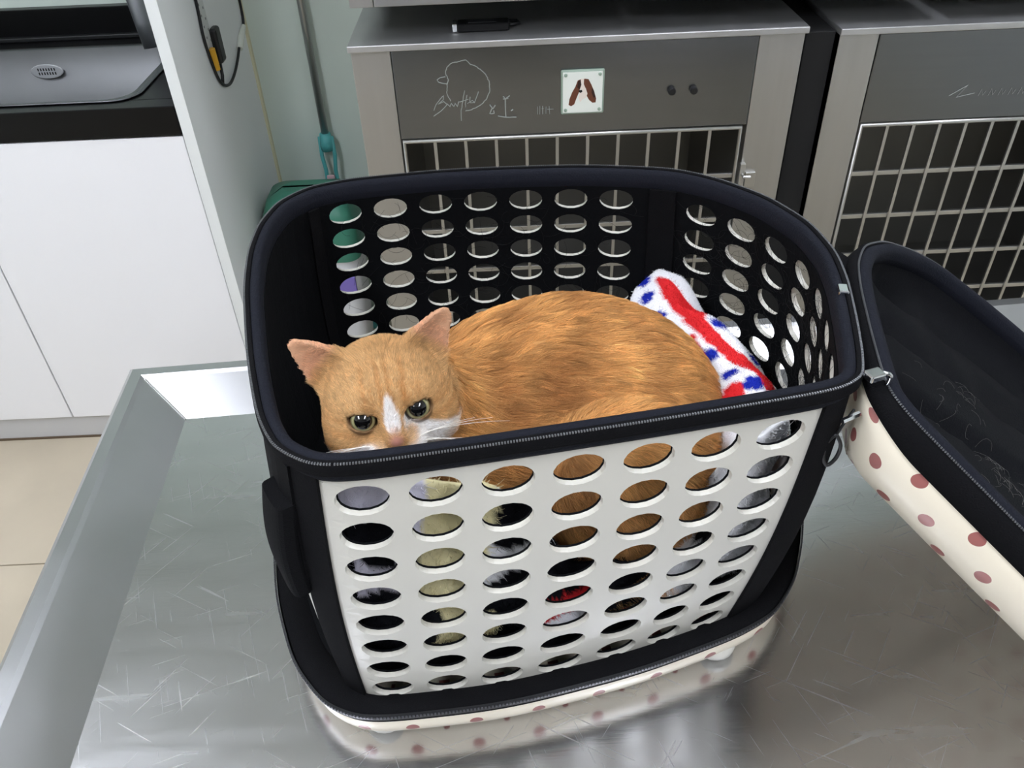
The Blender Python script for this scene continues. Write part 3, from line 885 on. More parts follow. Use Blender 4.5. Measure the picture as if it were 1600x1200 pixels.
MB().grid(sweep(DB, bp_), closed_u=True).build('base_band', M_fabric, car, smooth=True)
bt = MB().grid(sweep(DB, [(-.0048, ZB + .0035), (-.0056, ZB + .006), (-.0052, ZB + .009), (-.0038, ZB + .0125)]), closed_u=True).build('base_zipper_tape', M_blackm, car, smooth=True)
teeth(DB, -.0052, ZB + .0085, .0034, 'base_zipper_teeth', bt, mat('dark_teeth', (.10, .10, .11), .4, .6), hw=.0009, ht=.0012)
fl_ = inward(DB, .026)
MB().add([(p[0], p[1], ZB + .020) for p in fl_], [tuple(range(len(fl_)))]).build('carrier_floor', M_lining, car)
# --- carry handle folded against the left wall
hd = wall_fn(22.2, 23.2)
hpnts = []
def hsurf(u, v, off): return hd(u, v, off)
mbh = MB()
nu, nv = 18, 24
def hoff(u, v, side):
    r = min(1, u / .16, (1 - u) / .16)
    e = .011 * math.sqrt(max(0, 1 - (1 - r) ** 2))
    return .006 + .004 * math.sin(v * 3) + side * e
Pf = [[hd(.05 + .9 * i / nu, .12 + .32 * j / nv, hoff(i / nu, j / nv, 1)) for j in range(nv + 1)] for i in range(nu + 1)]
Pb = [[hd(.05 + .9 * i / nu, .12 + .32 * j / nv, hoff(i / nu, j / nv, -.6)) for j in range(nv + 1)] for i in range(nu + 1)]
mbh.grid(Pf).grid(Pb, flip=True)
for e0, e1 in ((Pf[0], Pb[0]), (Pf[-1], Pb[-1]), ([r[0] for r in Pf], [r[0] for r in Pb]), ([r[-1] for r in Pf], [r[-1] for r in Pb])):
    mbh.grid([e0, e1])
mbh.build('carry_handle', M_fabric, car, smooth=False)
# --- zipper sliders and pulls at the hinge corner
sl = MB().obox((.283, .498, Z_RIM + .003), (.9, .3, 0), (-.3, .9, 0), (0, 0, 1), .007, .0055, .0035).build('zipper_slider', M_chrome, car, bevel=.0015)
MB().tube(sm([(.288, .500, Z_RIM + .004), (.296, .498, Z_RIM + .002), (.296, .500, Z_RIM - .012)], 5), .0018, 6).build('slider_ring', M_chrome, sl, smooth=True)
sl2 = MB().obox((.300, .620, Z_RIM + .003), (.2, 1, 0), (-1, .2, 0), (0, 0, 1), .007, .0045, .003).build('zipper_slider', M_chrome, car, bevel=.0015)
pl_ = MB().tube(sm([(.275, .498, Z_RIM - .032), (.272, .500, Z_RIM - .045), (.266, .498, Z_RIM - .06)], 5), .0012, 6)
pl_.tube(sm([(.266, .498, Z_RIM - .058), (.272, .497, Z_RIM - .070), (.271, .497, Z_RIM - .085), (.265, .497, Z_RIM - .093), (.260, .497, Z_RIM - .083), (.260, .498, Z_RIM - .068), (.266, .498, Z_RIM - .058)], 5), .0017, 6)
pl_.build('zipper_pull', M_blackm, car, smooth=True)
MB().tube([(.262, .487, Z_RIM - .034), (.278, .494, Z_RIM - .033)], .0025, 6).build('pull_stop', M_chrome, car)

# --- lid: the rim outline swung about the right-hand edge and hanging down to the table
H0, H1 = Vector((.282, .497, Z_RIM)), Vector((.324, .684, Z_RIM))
ax_a = (H1 - H0).normalized()
ax_n = Vector((ax_a.y, -ax_a.x, 0))
BETA = math.radians(35)
ax_o = ax_n * math.cos(BETA) + Vector((0, 0, -1)) * math.sin(BETA)
ax_k = ax_a.cross(ax_o)            # out of the lid
if ax_k.z < 0: ax_k = -ax_k        # inner face looks up
def lidp(x, y, depth):
    """plan position of the closed lid, depth towards the outside of the lid"""
    d = Vector((x, y, Z_RIM)) - H0
    away = -d.dot(ax_n)                       # distance from the hinge line
    if depth > .012:                          # the shell is shallow along the hinge
        k = min(1.0, max(0.0, (away + .01) / .07)); k = k * k * (3 - 2 * k)
        depth = .012 + (depth - .012) * (.32 + .68 * k)
    return H0 + ax_a * d.dot(ax_a) + ax_o * (0.008 + away) - ax_k * depth
def lsweep(prof):
    out = []
    for off, dep in prof:
        q = inward(DT, off)
        out.append([tuple(lidp(p[0], p[1], dep)) for p in q])
    return list(map(list, zip(*out)))
L_t = np.concatenate([[0], np.cumsum(np.linalg.norm(np.diff(np.vstack([DT, DT[:1]]), axis=0), axis=1))])
lprof = [(.001, .020), (-.001, .028), (.001, .044), (.008, .060), (.022, .073), (.045, .081), (.08, .085)]
lrow = lsweep(lprof)
acc = [0]
for a, b in zip(lprof[:-1], lprof[1:]): acc.append(acc[-1] + math.hypot(a[0] - b[0], a[1] - b[1]))
luv = [[(L_t[i], .012 + t) for t in acc] for i in range(len(DT))]
ls = MB().grid(lrow, uvs=luv)
ls.grid([lrow[-1], lrow[0]], uvs=[luv[-1], [(L_t[-1], t[1]) for t in luv[0]]])
cap = inward(DT, .08)
ls.add([tuple(lidp(p[0], p[1], .085)) for p in cap], [tuple(range(len(cap)))], [(p[0] + 1, p[1] + 1) for p in cap])
lid = ls.build('lid', M_dots, car, smooth=True)
MB().grid(lsweep([(.004, .0), (-.0015, .002), (-.0022, .012), (-.002, .024), (.002, .026)]), closed_u=True).build('zipper_tape', M_fabric, lid, smooth=True)
MB().grid(lsweep(ellprof(.0115, .008, .0085, .012)), closed_u=True).build('lid_padding', M_navy, lid, smooth=True)
def lframe(v, vec=False):
    if vec:
        return ax_a * v.dot(ax_a) - ax_o * v.dot(ax_n) + ax_k * v.z
    return lidp(v.x, v.y, Z_RIM - v.z)
teeth(DT, .0018, Z_RIM + .0008, .0022, 'lid_zipper_teeth', lid, frame=lframe)
# quilted lining of the lid
ctr = DT.mean(0)
rings = [(.016, .006), (.020, .020), (.028, .034), (.045, .040)]
rowsL = []
qn = len(DT)
prof_pts = []
for off, dep in rings:
    q = inward(DT, off)
    prof_pts.append([(p[0], p[1], dep) for p in q])
q_in = inward(DT, .045)
for t in (.85, .7, .55, .4, .25, .12, 0.02):
    prof_pts.append([(ctr[0] + (p[0] - ctr[0]) * t, ctr[1] + (p[1] - ctr[1]) * t, .042) for p in q_in])
def quilt(x, y, dep):
    d = Vector((x, y, Z_RIM)) - H0
    a_, n_ = d.dot(ax_a), -d.dot(ax_n)
    if dep < .03: return dep
    r = 0
    for c_, w_ in ((.095, .012), (.20, .014), (.29, .012)):
        r += .017 * math.exp(-((a_ - c_ - .12 * (n_ - .2) ** 2 * (-1 if c_ < .15 else 1)) / w_) ** 2)
    r += .010 * math.exp(-((n_ - .06 + .3 * (a_ - .15) ** 2) / .010) ** 2)
    r += .003 * mnoise.noise(Vector((x * 9, y * 9, 0)))
    return dep - .012 * (1 if dep > .041 else .5) + r
mbl = MB().grid(list(map(list, zip(*[[tuple(lidp(x, y, quilt(x, y, d))) for x, y, d in row] for row in prof_pts]))), closed_u=True)
mbl.add([tuple(lidp(x, y, quilt(x, y, d))) for x, y, d in prof_pts[-1]], [tuple(range(qn))])
mbl.build('lid_lining', M_lidlin, lid, smooth=True)
hg = MB()
hs = np.linspace(4.6, 8.6, 24)
A_ = [(p[0], p[1], Z_RIM - .006) for p in at(inward(DT, -.0005), hs)]
B_ = [tuple(lidp(p[0], p[1], .014)) for p in at(inward(DT, -.0015), hs)]
hg.grid([A_, B_]).build('hinge_strip', M_fabric, car, solid=.002)

# ------------------------------------------------------------------ cat
C0 = np.array([0, 0, CAM_H])
nR, nU, nF = np.array(cam_r), np.array(cam_u), np.array(fwd)
EYE_MID = np.array([-.098, .501, 1.150])
vdir = C0 - EYE_MID; vdir /= np.linalg.norm(vdir)
th = math.radians(13.2)
xh = math.cos(th) * nR + math.sin(th) * nU
xh -= vdir * (xh @ vdir); xh /= np.linalg.norm(xh)
uh = np.cross(vdir, xh)
dl = math.radians(28)
fh = math.cos(dl) * vdir - math.sin(dl) * uh
zh = math.cos(dl) * uh + math.sin(dl) * vdir
HC = EYE_MID - .040 * fh - .004 * zh
HM = np.stack([xh, fh, zh])                     # rows: head right(image), forward, up
def to_head(P): return (P - HC) @ HM.T
def from_head(q): return np.asarray(q) @ HM + HC

def smin(a, b, k):
    h = np.clip(.5 + .5 * (b - a) / k, 0, 1)
    return b * (1 - h) + a * h - k * h * (1 - h)
def ell(P, c, r, R=None):
    q = P - np.asarray(c, dtype=np.float32)
    if R is not None: q = q @ np.asarray(R, dtype=np.float32).T
    r = np.asarray(r, dtype=np.float32)
    k0 = np.sqrt(((q / r) ** 2).sum(-1)); k1 = np.sqrt(((q / (r * r)) ** 2).sum(-1)) + 1e-9
    return k0 * (k0 - 1) / k1
def cap_(P, a, b, ra, rb):
    a, b = np.asarray(a, dtype=np.float32), np.asarray(b, dtype=np.float32)
    pa, ba = P - a, b - a
    h = np.clip((pa @ ba) / (ba @ ba), 0, 1)
    return np.sqrt(((pa - h[..., None] * ba) ** 2).sum(-1)) - (ra + (rb - ra) * h)
EYES = [(-.0222, .0365, .0035), (.0222, .0365, .0035)]
EYE_R = .0108
EARS = []
for s_ in (-1, 1):
    base = np.array([s_ * .036, -.008, .030]); tip = np.array([s_ * .066, -.014, .061])
    L_ = tip - base; ln = np.linalg.norm(L_); L_ /= ln
    nn = np.array([s_ * .30, .80, .10]); nn -= L_ * (nn @ L_); nn /= np.linalg.norm(nn)   # opening of the ear
    ww = np.cross(nn, L_)
    EARS.append((base - L_ * .010, L_, ln + .010, nn, ww))
def head_sdf(Q):
    d = ell(Q, (0, -.006, .006), (.0485, .052, .041))
    for s_ in (-1, 1):
        d = smin(d, ell(Q, (s_ * .029, .010, -.016), (.027, .030, .027)), .016)
        d = smin(d, ell(Q, (s_ * .020, .030, .012), (.016, .014, .013)), .010)
        d = smin(d, ell(Q, (s_ * .0105, .041, -.0215), (.0135, .0145, .0115)), .008)
    d = smin(d, cap_(Q, (0, .030, .016), (0, .0515, -.008), .0105, .0075), .010)
    d = smin(d, ell(Q, (0, .054, -.0115), (.0062, .0050, .0048)), .004)
    d = smin(d, ell(Q, (0, .038, -.034), (.013, .014, .010)), .010)
    for s_, e in zip((-1, 1), EYES):
        # socket, then lids
        d = -smin(-d, ell(Q, np.array(e) + (0, .006, 0), (.0125, .0125, .0095)), .004)
        q = Q - np.array(e, dtype=np.float32)
        sh = np.sqrt((q ** 2).sum(-1)) - (EYE_R + .0016)
        slope = .20 * s_ * q[..., 0]          # lids rise outwards
        up = np.maximum(sh, (.0080 + slope - 34 * q[..., 0] ** 2) - q[..., 2] - .10 * q[..., 1])
        lo = np.maximum(sh, q[..., 2] - slope + .0066 - 20 * q[..., 0] ** 2 - .10 * q[..., 1])
        d = smin(d, np.minimum(up, lo), .0022)
    for (b, L_, ln, nn, ww) in EARS:
        q = Q - b.astype(np.float32)
        t = (q @ L_.astype(np.float32)) / ln; w = q @ ww.astype(np.float32); n = q @ nn.astype(np.float32)
        tt = np.clip(t, 0, 1)
        hw = .0215 * (1 - tt) ** .62 + .002
        dish = n + .010 * (1 - tt) - .55 * (w * w) / .020     # rolled edges
        dd = np.maximum(np.maximum(np.abs(w) - hw, np.abs(dish) - (.0024 + .003 * (1 - tt))), np.maximum(t - 1, -t) * ln) * .8
        d = smin(d, dd, .007)
    return d
def cat_sdf(P):
    Q = to_head(P).astype(np.float32)
    d = head_sdf(Q)
    B = ell(P, (.060, .668, 1.000), (.150, .128, .122))
    B = smin(B, ell(P, (-.025, .640, 1.010), (.085, .095, .090)), .05)       # shoulders
    B = smin(B, ell(P, (.122, .640, .985), (.090, .110, .098)), .04)         # rump
    B = smin(B, ell(P, (.102, .545, 1.015), (.086, .060, .086)), .005)        # near thigh
    B = smin(B, cap_(P, (-.055, .600, 1.04), (-.09, .575, 1.10), .068, .047), .035)   # neck
    B = smin(B, ell(P, (-.07, .555, 1.0), (.050, .050, .085)), .03)          # chest
    for x in (-.095, -.035):
        B = smin(B, cap_(P, (x, .575, .95), (x - .01, .490, .895), .024, .019), .02)   # forelegs
    B = smin(B, cap_(P, (.13, .52, .92), (.02, .506, .893), .028, .018), .02)          # hind foot
    tail = [(.200, .66, .93), (.218, .61, .905), (.185, .565, .897), (.12, .53, .894)]
    for a, b in zip(tail[:-1], tail[1:]):
        B = smin(B, cap_(P, a, b, .020, .017), .012)
    return smin(d, B, .022)

def surface_nets(fn, lo, hi, h):
    lo, hi = np.array(lo), np.array(hi)
    n = np.ceil((hi - lo) / h).astype(int) + 1
    ax_ = [lo[i] + h * np.arange(n[i]) for i in range(3)]
    V = np.empty(tuple(n), dtype=np.float32)
    yz = np.stack(np.meshgrid(ax_[1], ax_[2], indexing='ij'), -1).astype(np.float32)
    step = 8
    for i in range(0, n[0], step):
        xs_ = ax_[0][i:i + step].astype(np.float32)
        P = np.empty((len(xs_),) + yz.shape[:2] + (3,), dtype=np.float32)
        P[..., 0] = xs_[:, None, None]; P[..., 1:] = yz
        V[i:i + step] = fn(P)
    S = V < 0
    c = [S[dx:n[0] - 1 + dx, dy:n[1] - 1 + dy, dz:n[2] - 1 + dz] for dx in (0, 1) for dy in (0, 1) for dz in (0, 1)]
    cnt = sum(k.astype(np.int8) for k in c)
    act = np.argwhere((cnt > 0) & (cnt < 8))
    idx = -np.ones(tuple(n - 1), dtype=np.int64)
    idx[tuple(act.T)] = np.arange(len(act))
    acc = np.zeros((len(act), 3)); w = np.zeros(len(act))
    cs = [(a, b, c_) for a in (0, 1) for b in (0, 1) for c_ in (0, 1)]
    for a in cs:
        for ax in range(3):
            if a[ax] == 1: continue
            b = list(a); b[ax] = 1
            va = V[tuple((act + a).T)]; vb = V[tuple((act + b).T)]
            m_ = (va < 0) != (vb < 0)
            t = np.where(m_, va / (va - vb + 1e-12), 0)
            p = act + np.array(a) + t[:, None] * (np.array(b) - np.array(a))
            acc[m_] += p[m_]; w[m_] += 1
    verts = lo + h * acc / w[:, None]
    faces = []
    for ax in range(3):
        sl0 = [slice(1, n[i] - 1) for i in range(3)]; sl0[ax] = slice(0, n[ax] - 1)
        sl1 = list(sl0); sl1[ax] = slice(1, n[ax])
        A, B = S[tuple(sl0)], S[tuple(sl1)]
        e = np.argwhere(A != B)
        inside = A[tuple(e.T)]
        off = np.array([1, 1, 1]); off[ax] = 0
        e = e + off
        u, v = [(1, 2), (2, 0), (0, 1)][ax]
        du = np.zeros(3, int); du[u] = 1
        dv_ = np.zeros(3, int); dv_[v] = 1
        q = np.stack([idx[tuple((e - du - dv_).T)], idx[tuple((e - dv_).T)], idx[tuple(e.T)], idx[tuple((e - du).T)]], 1)
        q[~inside] = q[~inside][:, ::-1]
        faces.append(q)
    return verts, np.vstack(faces)
cv, cf = surface_nets(cat_sdf, (-.24, .44, .85), (.28, .82, 1.23), .0022)

# colours of the coat
OR_L, OR, OR_D = np.array(srgb(213, 172, 119)), np.array(srgb(228, 172, 104)), np.array(srgb(160, 106, 58))
WHT, PINK, NOSE = np.array(srgb(246, 240, 234)), np.array(srgb(222, 164, 140)), np.array(srgb(206, 140, 126))
def ss_(x, a, b):
    t = np.clip((x - a) / (b - a), 0, 1)
    return t * t * (3 - 2 * t)
def coat(P):
    """returns colour, fur length, lie direction weight 'head' for points on the skin"""
    q = to_head(P)
    x, f, z = q.T
    ax = np.abs(x)
    hd = 1 - ss_(np.sqrt((x / .062) ** 2 + ((f + .002) / .066) ** 2 + ((z - .004) / .056) ** 2), .98, 1.12)
    n1, n2 = vnoise(P, 30, 1.0), vnoise(P, 90, 2.0)
    # body: faint tabby bands round the trunk
    band = np.sin(P[:, 0] * 95 + 1.4 * n1 + 18 * (P[:, 2] - 1.0))
    t = .42 + .20 * band + .22 * n1 + .10 * n2
    t = t + .28 * np.exp(-(((P[:, 0] - .0) / .05) ** 2 + ((P[:, 1] - .57) / .06) ** 2 + ((P[:, 2] - 1.05) / .06) ** 2))   # darker flank fur, with the shade of the thigh crease painted in
    thigh = np.exp(-(((P[:, 0] - .115) / .085) ** 2 + ((P[:, 1] - .52) / .05) ** 2 + ((P[:, 2] - 1.03) / .05) ** 2))
    t = np.clip(t - .35 * thigh, 0, 1)[:, None]
    body = OR * (1 - t) + OR_D * t
    body = body * (1 - .35 * thigh[:, None]) + OR_L * .35 * thigh[:, None]
    belly = 1 - ss_(P[:, 2], .90, .95)
    body = body * (1 - belly[:, None]) + OR_L * belly[:, None]
    # head
    st = np.sin(ax * 520 + 1.1 * n2) * ss_(z, .006, .02) * (1 - ss_(ax, .02, .032)) * ss_(f, .005, .03)
    cheek = np.sin(z * 420 - ax * 60 + n2) * ss_(ax, .028, .036) * (1 - ss_(z, .004, .012))
    line = np.exp(-((z - .004 + .12 * (ax - .036)) / .0022) ** 2) * ss_(ax, .031, .036)      # dark line behind the eye
    brow = np.exp(-((ax - .012) / .0022) ** 2) * ss_(z, .004, .010) * (1 - ss_(z, .024, .032)) * ss_(f, .015, .03)
    u = np.clip(.35 * line + .35 * brow + .18 + .55 * np.clip(st, 0, 1) + .35 * np.clip(cheek, 0, 1) + .16 * n1 + .08 * n2, 0, 1)[:, None]
    head = OR_L * (1 - u) + OR * u * .38 + OR_D * u * .62
    wn = .0012 * n2
    blaze = ss_(np.interp(z, [-.008, -.002, .006, .015, .024], [.0028, .0050, .0062, .0045, .0012]) + wn - ax, -.0012, .0012) * ss_(f, .030, .036) * ss_(z, -.006, -.001) * (1 - ss_(z, .020, .025))
    lim = np.where(x > 0, -.0050 - .50 * np.clip(ax - .024, -.02, .03), -.0150 - .30 * np.clip(ax - .020, -.02, .03))
    under = ss_(lim + wn * 1.5 - z, -.002, .002) * ss_(f, .0, .014) * ss_(ax, .0065, .011)
    patch = np.exp(-(((ax - .0115) / .0070) ** 2 + ((z + .0125) / .0075) ** 2) ** 2)
    bib = ss_(-.024 - z, -.002, .003)
    low = ss_(-.010 - z - .2 * ax, -.004, .006) * ss_(ax, .028, .036) * ss_(f, -.01, .01) * (x > 0)
    white = np.clip(np.maximum.reduce([blaze, under * (1 - .9 * patch), bib, low]), 0, 1)[:, None]
    head = head * (1 - white) + WHT * white
    ring = np.zeros(len(P))
    for e in EYES:
        r = np.sqrt(((q - np.array(e)) ** 2).sum(1))
        ring = np.maximum(ring, 1 - ss_(r, EYE_R + .0010, EYE_R + .0030))
    head = head * (1 - .75 * ring[:, None]) + np.array(srgb(92, 66, 48)) * .75 * ring[:, None]
    nose = np.exp(-((x / .0052) ** 2 + ((f - .057) / .006) ** 2 + ((z + .0115) / .0052) ** 2) ** 2)[:, None]
    bridge = (np.exp(-(x / .0042) ** 2) * ss_(f, .044, .050) * ss_(z, -.014, -.010) * (1 - ss_(z, -.003, .002)))[:, None]
    head = head * (1 - .5 * bridge) + np.array(srgb(196, 150, 128)) * .5 * bridge
    head = head * (1 - nose) + NOSE * nose
    ear = np.zeros(len(P)); inn = np.zeros(len(P))
    for (b, L_, ln, nn, ww) in EARS:
        k = q - b
        tl = (k @ L_) / ln; w = k @ ww; n = k @ nn
        m_ = (tl > .28) & (tl < 1.15) & (np.abs(w) < .027) & (np.abs(n) < .016)
        ear = np.where(m_, np.maximum(ear, ss_(tl, .28, .5)), ear)
    e_ = ear[:, None] * .75
    head = head * (1 - e_) + (PINK * .75 + OR_L * .25) * e_
    h_ = hd[:, None]
    isear = ear
    h_ = np.maximum(h_, isear[:, None])
    col = body * (1 - h_) + head * h_
    length = .0185 * (1 - h_[:, 0]) + h_[:, 0] * (.0030 + .0075 * ss_(-f, -.035, .02))
    length = length * (1 - isear * .72)
    length = length * (1 - .95 * nose[:, 0]) * (1 - .9 * ring)
    return col, length, h_[:, 0]
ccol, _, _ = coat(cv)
cat_ = empty('cat', (.03, .62, T + .07))
tag(cat_, 'ginger and white cat lying curled in the carrier with its head low', 'cat')
mbc = MB(); mbc.v = [tuple(p) for p in cv]; mbc.f = [tuple(f) for f in cf]; mbc.uv = [(0, 0)] * len(cv)
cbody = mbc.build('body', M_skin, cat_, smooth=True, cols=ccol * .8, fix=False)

def sample(v, f, n, rg, wfun=None):
    a, b, c, d = (v[f[:, k]] for k in range(4))
    ar = .5 * np.linalg.norm(np.cross(c - a, d - b), axis=1)
    if wfun is not None: ar = ar * wfun((a + c) / 2)
    pick = rg.choice(len(f), n, p=ar / ar.sum())
    s, t = rg.random(n)[:, None], rg.random(n)[:, None]
    P = (a[pick] * (1 - s) + b[pick] * s) * (1 - t) + (d[pick] * (1 - s) + c[pick] * s) * t
    return P, pick
vn = np.zeros((len(cv), 3))
a, b, c, d = (cv[cf[:, k]] for k in range(4))
fn_ = np.cross(c - a, d - b); fn_ /= np.linalg.norm(fn_, axis=1)[:, None] + 1e-12
for k in range(4): np.add.at(vn, cf[:, k], fn_)
vn /= np.linalg.norm(vn, axis=1)[:, None] + 1e-12
def wf(c):
    q = to_head(c)
    h = (np.sqrt((q[:, 0] / .07) ** 2 + (q[:, 1] / .07) ** 2 + ((q[:, 2] - .01) / .065) ** 2) < 1)
    w = np.where(h, 5.0, 1.0)
    w = np.where(c[:, 2] < .92, .25, w)          # hidden underside needs less
    return w
NF = 170000
Pf_, pk = sample(cv, cf, NF, RNG, wf)
Nf = fn_[pk]
nf2 = vn[cf[pk]].mean(1); nf2 /= np.linalg.norm(nf2, axis=1)[:, None]
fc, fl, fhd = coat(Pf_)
keep = fl > .0012
for e in EYES:
    keep &= (np.linalg.norm(to_head(Pf_) - np.array(e), axis=1) > EYE_R + .0021)
Pf_, nf2, fc, fl, fhd = Pf_[keep], nf2[keep], fc[keep], fl[keep], fhd[keep]
# lie of the coat: on the trunk backwards to the rump and down, on the head backwards from the nose
flow = np.tile(np.array([.8, .15, -.45]), (len(Pf_), 1))
q = to_head(Pf_)
th_w = np.exp(-(((Pf_[:, 0] - .115) / .09) ** 2 + ((Pf_[:, 1] - .51) / .06) ** 2 + ((Pf_[:, 2] - .99) / .09) ** 2))[:, None]
flow = flow * (1 - th_w) + np.array([.35, -.2, -1.0]) * th_w
hflow = np.stack([q[:, 0] * 14, -np.ones(len(q)) * .8, .35 * np.ones(len(q)) * np.sign(q[:, 2] + .004)], 1) @ HM
flow = flow * (1 - fhd[:, None]) + hflow * fhd[:, None]
flow += .22 * np.stack([vnoise(Pf_, 60, 3.0), vnoise(Pf_, 60, 4.0), vnoise(Pf_, 60, 5.0)], 1)
flow += RNG.normal(scale=.16, size=flow.shape)
flow -= nf2 * (flow * nf2).sum(1)[:, None]
flow /= np.linalg.norm(flow, axis=1)[:, None] + 1e-9
L1 = (fl * RNG.uniform(.65, 1.2, len(fl)))[:, None]
K = 4
pts = np.empty((len(Pf_), K, 3))
for k in range(K):
    t = k / (K - 1)
    pts[:, k] = Pf_ + L1 * (nf2 * (.42 * t - .22 * t * t) + flow * (.45 * t + .5 * t * t))
from mathutils import kdtree
ncl = len(Pf_) // 22
kd = kdtree.KDTree(ncl)
for i_ in range(ncl): kd.insert(Pf_[i_], i_)
kd.balance()
cid = np.array([kd.find(p)[1] for p in Pf_])
cl_k = np.array([.0, .12, .35, .55])
off_c = (pts[cid] - pts[cid][:, :1])           # strand shape of the clump's leader
root_d = pts[cid][:, :1] - pts[:, :1]
for k in range(K):
    w_ = cl_k[k] * (1 - .45 * fhd)[:, None]
    pts[:, k] = pts[:, k] * (1 - w_) + (Pf_[cid] + off_c[:, k]) * w_
rad = np.outer(np.where(fhd > .5, .00012, .00017), np.linspace(1, .25, K))
ctone = RNG.normal(1.0, .15, ncl)[cid]
ctone = 1 + (ctone - 1) * (1 - .5 * fhd)
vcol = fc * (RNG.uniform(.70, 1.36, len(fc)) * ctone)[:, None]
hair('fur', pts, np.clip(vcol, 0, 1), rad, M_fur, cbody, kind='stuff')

# eyes
def eye_mat():
    mt = bpy.data.materials.new('cat_eye'); mt.use_nodes = True
    N, L = mt.node_tree.nodes, mt.node_tree.links
    b = N['Principled BSDF']; b.inputs['Roughness'].default_value = .05; b.inputs['Coat Weight'].default_value = .6
    tc = N.new('ShaderNodeTexCoord')
    sp = N.new('ShaderNodeSeparateXYZ'); L.new(tc.outputs['Object'], sp.inputs[0])
    ln = N.new('ShaderNodeVectorMath'); ln.operation = 'LENGTH'
    cb_ = N.new('ShaderNodeCombineXYZ'); L.new(sp.outputs[0], cb_.inputs[0]); L.new(sp.outputs[2], cb_.inputs[1])
    L.new(cb_.outputs[0], ln.inputs[0])
    rp = N.new('ShaderNodeValToRGB')
    mr = N.new('ShaderNodeMapRange'); mr.inputs['From Max'].default_value = EYE_R
    L.new(ln.outputs['Value'], mr.inputs['Value']); L.new(mr.outputs[0], rp.inputs[0])
    cr = rp.color_ramp; cr.interpolation = 'LINEAR'
    cr.elements[0].position = 0.0; cr.elements[0].color = (.004, .004, .004, 1)
    cr.elements[1].position = .64; cr.elements[1].color = (.004, .004, .004, 1)
    for p, c in ((.68, srgb(132, 130, 88)), (.78, srgb(160, 156, 116)), (.88, srgb(104, 98, 66)), (.94, srgb(34, 26, 20)), (1.0, srgb(30, 22, 18))):
        e = cr.elements.new(p); e.color = (*c, 1)
    L.new(rp.outputs[0], b.inputs['Base Color'])
    return mt
M_eye = eye_mat()
for e in EYES:
    bm = bmesh.new(); bmesh.ops.create_uvsphere(bm, u_segments=32, v_segments=20, radius=EYE_R)
    me = bpy.data.meshes.new('eye'); bm.to_mesh(me); bm.free()
    me.materials.append(M_eye); me.polygons.foreach_set('use_smooth', [True] * len(me.polygons))
    o = bpy.data.objects.new('eye', me); COL.objects.link(o)
    pos = from_head(e)
    look = (C0 + np.array([0.0, 0, -.10])) - pos; look /= np.linalg.norm(look)
    yv = Vector(-look)                      # local -Y looks out
    xv = Vector(xh); xv = (xv - yv * xv.dot(yv)).normalized()
    zv = xv.cross(yv)
    Mw = Matrix((xv, yv, zv)).transposed().to_4x4(); Mw.translation = Vector(pos)
    o.parent = cbody; o.matrix_parent_inverse = parent_inv(cbody); o.matrix_basis = Mw
# whiskers and brow hairs
wh = []
for s_ in (-1, 1):
    for k in range(7):
        p0 = np.array([s_ * (.014 + .002 * (k % 3)), .050 - .003 * (k % 3), -.017 - .003 * (k // 3)])
        d0 = np.array([s_ * 1.0, .10 - .12 * k / 3, .34 - .14 * k]); d0 /= np.linalg.norm(d0)
        ln = .055 + .012 * (k % 3)
        wh.append([from_head(p0 + d0 * ln * t + np.array([0, -.25, -.30]) * ln * t * t) for t in np.linspace(0, 1, 8)])
wh = np.array(wh)
hair('whiskers', wh, np.tile(np.array(srgb(245, 240, 230)), (len(wh), 1)), np.tile(np.linspace(.00028, .00008, 8), (len(wh), 1)), M_fur, cbody)

# ------------------------------------------------------------------ plush blankets
def plush(v, f, cols_fn, n, ln, seed, parent, name='pile', rad0=.00022, curl=.5):
    rg = np.random.default_rng(seed)
    P, pk_ = sample(v, f, n, rg)
    a_, b_, c_, d_ = (v[f[:, k]] for k in range(4))
    nn = np.cross(c_ - a_, d_ - b_); nn /= np.linalg.norm(nn, axis=1)[:, None] + 1e-12
    nn = nn[pk_]
    j = rg.normal(scale=curl, size=P.shape) + .35 * np.stack([vnoise(P, 70, 7.0), vnoise(P, 70, 8.0), vnoise(P, 70, 9.0)], 1)
    j -= nn * (j * nn).sum(1)[:, None]
    L_ = (ln * rg.uniform(.6, 1.15, n))[:, None]
    pts_ = np.stack([P + L_ * (nn * (t - .25 * t * t) + j * .7 * t * t) for t in (0, .5, 1)], 1)
    col_ = cols_fn(P, pk_) * rg.uniform(.85, 1.1, n)[:, None]
    hair(name, pts_, np.clip(col_, 0, 1), np.tile(np.array([1, .8, .35]) * rad0, (n, 1)), M_plush, parent, kind='stuff')
BW, BK, BCR, BLI, BRED, BBL = (np.array(srgb(*c)) for c in ((240, 240, 242), (16, 17, 22), (236, 226, 178), (228, 225, 238), (214, 44, 48), (28, 44, 160)))
CODE = {'w': BW, 'k': BK, 'c': BCR, 'l': BLI, 'r': BRED, 'b': BBL}
